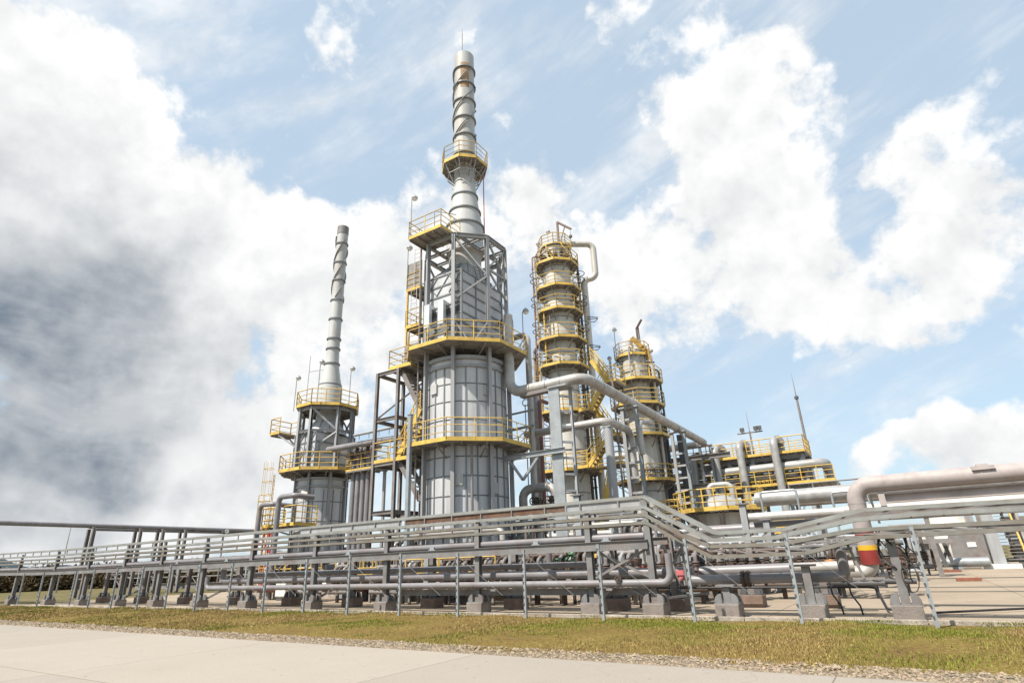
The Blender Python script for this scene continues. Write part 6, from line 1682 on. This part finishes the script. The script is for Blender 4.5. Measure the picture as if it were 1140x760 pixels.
# second row of rack posts and tie beams behind, plus runs of pipe at several heights
for k, (px0, px1, V, z, r, m_, lab) in enumerate(((285, 470, 25.6, 2.05, .12, STEEL, 'grey pipe run beyond the rack left of the big furnace'), (455, 600, 22.8, 1.62, .14, STEELB, 'brownish pipe run in front of the big furnace'), (470, 690, 26.9, 2.75, .16, SILVER, 'silver pipe run crossing behind the plated pipe support'),
        (395, 560, 22.9, 3.05, .13, WHITEP, 'white clad pipe run just above the rack in front of the big furnace'), (640, 715, 24.6, 3.0, .14, WHITEP, 'white clad pipe run left of the corner post'), (690, 830, 28.6, 1.75, .13, STEELB, 'brownish pipe run right of the corner post'), (745, 960, 34.0, 1.7, .2, SILVER, 'silver pipe run under the white clad pipes'), (300, 410, 30.0, 2.9, .12, STEELB, 'brownish pipe run at the foot of the pipe bank'))):
    x0 = onV(px0, 620, V)[0]; x1 = onV(px1, 620, V)[0]
    m = MB(); m.pipe([(x0, V+.8, z), (x0, V, z), (x1, V, z), (x1, V, .3)], r, r*2.4, 12); o = tag(m.build('pipe_run', m_), lab, 'pipe')
    m = MB(); k_ = x0+.8
    while k_ < x1-.4: m.start(); m.bar((k_, V, 0), (k_, V, z-r), .12, .12, (0, 1, 0)); m.bar((k_, V-.25, z-r-.04), (k_, V+.25, z-r-.04), .12, .08); m.stop(); k_ += 3.1
    m.build_parts('stanchion', STEELB, o)
# upturned elbow pipe with green wheels
V = 20.6
a = onV(612, 636, V); b = onV(650, 607, V)
m = MB(); m.pipe([(a[0], V, .9), (a[0], V, b[2]+.05), (b[0], V, b[2]+.1)], .12, .25, 14); tag(m.build('elbow_pipe', PIPE), 'grey elbow pipe rising behind the low pipes right of the big furnace', 'pipe')
V = 22.0
for k, (px, py, lab) in enumerate(((622, 615, 'left one of two green-leaved valve heads behind the elbow pipe'), (637, 622, 'right one of two green-leaved valve heads behind the elbow pipe'))):
    a = onV(px, py, V); root = empty('green_valve', (a[0], V, 0), lab.replace('green-leaved valve heads', 'bushy green valve stacks'), 'valve', 'green valve stacks')
    m = MB(); m.tube([(a[0], V, 0), (a[0], V, a[2])], .07, 8); m.build('riser', VALVE, root)
    m = MB()
    for i in range(5): wheel(m, (a[0]+.12*(-1)**i, V-.2-.04*i, a[2]-.5+.22*i), .2, nrm((.3*(-1)**i, -1, .25)), .04)
    m.build('handwheel', GREENV, root)
for k, (px, py, lab) in enumerate(((346, 637, 'dark capped valve head left of the ninth fence post from the red banded pipe'), (690, 644, 'small dark valve sitting on the near low pipe'), (710, 632, 'large dark valve behind the corner post'))):
    V = (21.5, RKV-.25, 20.5)[k]; a = onV(px, py, V); m = MB(); s = (.9, .45, 1.3)[k]
    m.lathe((a[0], V, a[2]-.1), [(.02, -.3*s), (.2*s, -.28*s), (.2*s, -.2*s), (.1*s, -.12*s), (.17*s, 0), (.1*s, .12*s), (.14*s, .25*s), (.14*s, .32*s), (.02, .34*s)], 14)
    if k != 1: m.tube([(a[0], V, 0), (a[0], V, a[2]-.3)], .07, 8)
    wheel(m, (a[0], V-.3*s, a[2]), .2*s, (0, -1, 0), .025)
    tag(m.build('valve', VALVE), lab, 'valve')
V = 18.2; a = onV(758, 637, V)
m = MB(); m.box((a[0], V-.02, a[2]), .22, .14, .14); m.box((a[0], V-.01, a[2]-.15), .12, .1, .15); m.tube([(a[0], V, .9), (a[0], V, a[2])], .04, 6); tag(m.build('junction_box', mat('pink_box', (.52, .14, .15), .5)), 'small pinkish red box on the low pipe right of the corner post', 'box')
# denser, darker rows nearer the furnaces
random.seed(21)
XM = [(296, 23.4, 5, .42, 1.9), (338, 22.0, 4, .36, 1.5), (372, 21.4, 4, .34, 1.7), (398, 25.5, 6, .4, 2.6), (418, 21.2, 4, .32, 1.6), (444, 21.0, 4, .32, 1.8), (458, 26.0, 5, .4, 3.0), (492, 20.9, 5, .30, 1.75), (512, 21.3, 4, .32, 1.6),
      (534, 21.0, 5, .3, 1.8), (556, 25.9, 6, .42, 3.4), (566, 21.2, 5, .3, 1.7), (592, 21.0, 5, .32, 1.8), (606, 26.0, 6, .45, 3.2), (644, 21.6, 5, .3, 1.9), (660, 27.0, 6, .42, 3.6), (676, 21.4, 4, .3, 1.8), (700, 23.8, 6, .34, 2.9), (716, 27.8, 6, .42, 3.4), (740, 22.0, 5, .3, 1.8), (764, 22.6, 5, .32, 1.7), (796, 24.0, 5, .36, 1.9), (824, 24.6, 5, .36, 1.7), (868, 25.0, 6, .4, 1.7), (902, 25.0, 6, .4, 1.7), (930, 26.5, 6, .45, 1.8)]
KIND = ['rusty low', 'brown waist-high', 'dark stubby', 'tall brown', 'small rusty', 'narrow dark', 'crowded tall brown', 'close-set rusty', 'low dark', 'narrow rusty', 'lofty brown', 'small dark', 'stubby rusty', 'high brown', 'narrow brown', 'crowded lofty', 'low rusty', 'slim tall', 'very tall dark', 'short dark', 'short rusty', 'plain brown', 'plain dark', 'low brown', 'wide low dark', 'wide brown']
for (px, V, n, p_, h), kd in zip(XM, KIND):
    manifold(px, V, n, p_, h, f'{kd} pipe manifold behind the {near_post(px)} fence post from the red banded pipe', cols=((DARKST, STEELB, VALVE), (STEELB, VALVE, STEEL), (VALVE, STEELB, DARKST))[n % 3])
for k, (px, V, L_, z, r, lab) in enumerate(((372, 26.8, 4.0, 1.5, .55, 'dark horizontal exchanger drum at the foot of the pipe bank'), (585, 30.0, 4.5, 1.9, .7, 'dark horizontal exchanger drum between the big furnace and the tallest column'), (690, 33.0, 5.0, 2.0, .8, 'dark horizontal exchanger drum at the foot of the zigzag stair'))):
    x = onV(px, 630, V)[0]; root = empty('exchanger_drum', (x, V, 0), lab, 'drum')
    m = MB(); vs = []; n = 24; prof = [(.01, -.25), (r*.6, -.2), (r, 0), (r, L_), (r*.6, L_+.2), (.01, L_+.25)]
    for rr, dx in prof:
        for j in range(n): an = 2*pi*j/n; vs.append((x+dx, V+rr*cos(an), z+rr*sin(an)))
    m.add(vs, [(i*n+j, i*n+(j+1) % n, (i+1)*n+(j+1) % n, (i+1)*n+j) for i in range(len(prof)-1) for j in range(n)], True); m.build('shell', STEELB, root)
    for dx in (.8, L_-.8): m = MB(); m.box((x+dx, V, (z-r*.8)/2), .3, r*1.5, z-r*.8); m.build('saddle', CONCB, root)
    for dx in (.5, L_-.5): m = MB(); m.cyl((x+dx, V, z+r*.9), (x+dx, V, z+r+.5), .16, 12); flange(m, (x+dx, V, z+r+.35), (0, 0, 1), .28, .08, 12); m.build('nozzle', STEELB, root)
# control cabinets, panels
for px, V, w, h, m_, lab in ((405, 26.5, 3.0, 1.15, WHITE, 'pale row of cells behind the fence posts left of the big furnace'), (318, 23.0, .9, 1.1, WHITE, 'pale control cabinet behind the rack at the smaller furnace'), (772, 24.0, .9, 1.5, PALEST, 'grey ribbed cabinet right of the corner post'), (736, 28.0, 1.2, 1.6, WHITE, 'white control cabinet behind the crossed braces')):
    x = onV(px, 640, V)[0]; root = empty('cabinet', (x, V, 0), lab, 'cabinet')
    m = MB(); m.box((x, V, h/2+.2), w, .5, h); m.box((x, V, h+.23), w+.1, .6, .06); m.build('body', m_, root, .01)
    n = max(2, int(w/.5))
    for i in range(n):
        m = MB(); m.box((x-w/2+w*(i+.5)/n, V-.26, h/2+.2), w/n-.06, .02, h-.12); d = m.build('door', m_, root)
        m = MB(); m.box((x-w/2+w*(i+.85)/n, V-.28, h/2+.2), .03, .03, .14); m.build('handle', DARKST, d)
    m = MB(); m.box((x, V, .1), w*.9, .4, .2); m.build('plinth', DARKST, root)
# tall grey stanchions visible between beams
for k, px in enumerate((383, 430, 476, 500, 523, 571, 648, 664, 838, 862)):
    V = (24.0, 26.0, 21.0, 22.5, 21.5, 20.4, 23.0, 25.0, 27.0, 29.0)[k]
    x = onV(px, 630, V)[0]; h = (2.4, 4.0, 2.2, 2.4, 2.2, 2.3, 4.2, 3.6, 3.6, 3.0)[k]
    root = empty('stanchion', (x, V, 0), f'{ORD[k+1]} plain grey stanchion from the left among the pipework behind the rack', 'post', 'stanchions behind the rack')
    m = MB(); m.ibeam((x, V, .05), (x, V, h), .26, .24, .02, (0, 1, 0)); m.build('post', STEEL, root)
    m = MB(); m.box((x, V, .03), .5, .5, .06); m.box((x, V, h+.02), .5, .4, .05); m.build_parts('end_plate', STEELB, root)

# ================================================================== far right end of the apron
def far_tank():
    V = 60
    a = onV(1070, 632, V); x = a[0]
    zt = onV(1070, 571, V)[2]; r = 2.75
    root = empty('horizontal_tank', (x, V, 0), 'big round-ended pale tank seen end-on beneath the trays at far right', 'tank')
    m = MB(); vs = []; n = 40
    prof = [(.01, -.9), (.8, -.8), (1.7, -.5), (2.4, -.1), (r, .4), (r, 8), (.01, 8.6)]
    for rr, dy in prof:
        for j in range(n): an = 2*pi*j/n; vs.append((x+rr*cos(an), V+.8+dy, zt-r+rr*sin(an)))
    m.add(vs, [(i*n+j, i*n+(j+1) % n, (i+1)*n+(j+1) % n, (i+1)*n+j) for i in range(len(prof)-1) for j in range(n)], True)
    m.build('shell', COLUMN, root)
    for dy in (1.5, 6.5):
        m = MB(); m.box((x, V+dy+.8, (zt-r)*.5-.3), 4.2, .5, max(.6, (zt-r)-.6)); m.build('saddle', STEELB, root)
    # grey screen panel
    x0 = onV(1062, 620, V-2)[0]; x1 = onV(1102, 620, V-2)[0]
    m = MB(); m.box(((x0+x1)/2, V-2, 1.35), x1-x0, .3, 2.5); tag(m.build('screen_wall', STEELB), 'plain grey screen wall below the big pale tank', 'wall')
    xs = onV(1084, 613, V-2.2)[0]; m = MB(); m.box((xs, V-2.18, 1.7), .55, .03, .35); tag(m.build('notice_plate', WHITE), 'small white plate on the grey screen wall', 'plate')
    m = MB(); x0 = onV(1030, 629, V-4)[0]; x1 = onV(1103, 629, V-4)[0]; m.pipe([(x0, V-4, .5), (x1, V-4, .5)], .32, .5, 14); m.box(((x0+x1)/2, V-4, .1), .6, .6, .2); tag(m.build('ground_pipe', PALEST), 'pale pipe lying along the ground in front of the grey screen wall', 'pipe')
far_tank()
V = 57
x, _, _ = onV(1116, 633, V); zt = onV(1096, 580, V)[2]
root = empty('steel_portal', (x, V, 0), 'dark grey steel column on a pale foot left of the yellow stair', 'steel frame')
m = MB(); m.ibeam((x, V, .3), (x, V, zt+2), .7, .7, .05, (0, 1, 0)); m.ibeam((x-.9, V+2, .3), (x-.9, V+2, zt+2), .5, .5, .05, (0, 1, 0)); m.build('column', STEEL, root)
m = MB(); m.box((x, V, .15), 2.2, 1.6, .3); m.build('footing', WHITE, root)
def far_stair():
    V = 57
    a = onV(1120, 629, V); b = onV(1108, 597, V+3)
    root = empty('yellow_stair', (a[0], V, 0), 'steep yellow stair beyond the pale column foot', 'stair')
    stair(root, (a[0], V, .1), (a[0]+.15, V+4.2, 5.6), (1, 0), 1.35, YELLOW, True)
    deck(root, a[0]-.5, a[0]+2.2, V+4.2, V+6, 5.6, 'EW', 1.1)
    for x in (a[0]-.3, a[0]+2.0):
        m = MB(); m.bar((x, V+5.5, 0), (x, V+5.5, 5.5), .25, .25); m.build('post', STEELB, root)
far_stair()
for k, (px, V, n, p_, h) in enumerate(((1006, 55, 4, .7, 3.2), (1120, 60, 6, .9, 4.2), (985, 46, 5, .6, 2.6))):
    manifold(px, V, n, p_, h, ['farthest pipe manifold beyond the red banded pipe', 'pipe manifold behind the steep yellow stair', 'pipe manifold just past the red banded pipe'][k], wheels=VALVE, s=1.0, r=.10, cols=(STEELB, DARKST, SILVER))
# dark raking pipes and struts left of the tank
V = 54
root = empty('strut_frame', (onV(1040, 630, V)[0], V, 0), 'dark frame of raking struts beside the big pale tank', 'steel frame')
for k, (a_, b_, w_) in enumerate((((1040, 600), (1054, 630), .28), ((1030, 600), (1036, 630), .3), ((1049, 600), (1062, 628), .24), ((1058, 598), (1050, 628), .2), ((1022, 603), (1026, 630), .22))):
    A = onV(*a_, V); B = onV(*b_, V); m = MB(); m.bar((A[0], V+.3*k, A[2]), (B[0], V+.3*k, max(.02, B[2])), w_, w_); m.build('strut', DARKST if k % 2 == 0 else STEELB, root)
A = onV(1018, 603, V); B = onV(1062, 601, V); m = MB(); m.bar((A[0], V, A[2]), (B[0], V, A[2]), .3, .3); m.build('beam', STEELB, root)
x, _, _ = onV(1128, 603, 63)
m = MB(); m.box((x+1.5, 63, 2.9), 3.6, 1.5, 1.6); m.box((x+1.5, 63, 1.0), 3.0, 1.2, 2.0); tag(m.build('equipment_skid', STEELB), 'grey equipment skid partly seen behind the yellow stair', 'equipment')
for k, (px, py, lab) in enumerate(((1061, 636.5, 'farther loose brick-red plank on the pale apron'), (1079, 646.5, 'nearer loose brick-red plank on the pale apron'))):
    p = onZ(px, py, 0); m = MB(); m.box((p[0], p[1], .08), 1.0 if k else .95, .3, .16, .1); tag(m.build('loose_plank', BRICKM, None, .01), lab, 'plank')
# background plant behind the columns: big grey pipe rack pieces seen through the gaps
def back_rack():
    V = 52
    x0 = onV(560, 600, V)[0]; x1 = onV(770, 600, V)[0]
    root = empty('pipe_rack', (x0, V, 0), 'rear pipe rack seen through the gaps between the columns', 'pipe rack')
    k = x0
    while k < x1+1:
        m = MB(); m.ibeam((k, V, 0), (k, V, 6.2), .35, .35, .03, (0, 1, 0)); m.build('column', STEELB, root); k += 4.2
    for z, r in ((2.4, .2), (3.6, .28), (4.6, .16), (5.8, .24)):
        m = MB(); m.tube([(x0-2, V-.3, z), (x1+2, V-.3, z)], r, 10); m.build('pipe_run', SILVER if r > .2 else STEELB, root)
    m = MB()
    for z in (2.0, 3.2, 5.4): m.ibeam((x0, V, z), (x1, V, z), .2, .25, .02)
    m.build_parts('beam', STEELB, root)
back_rack()
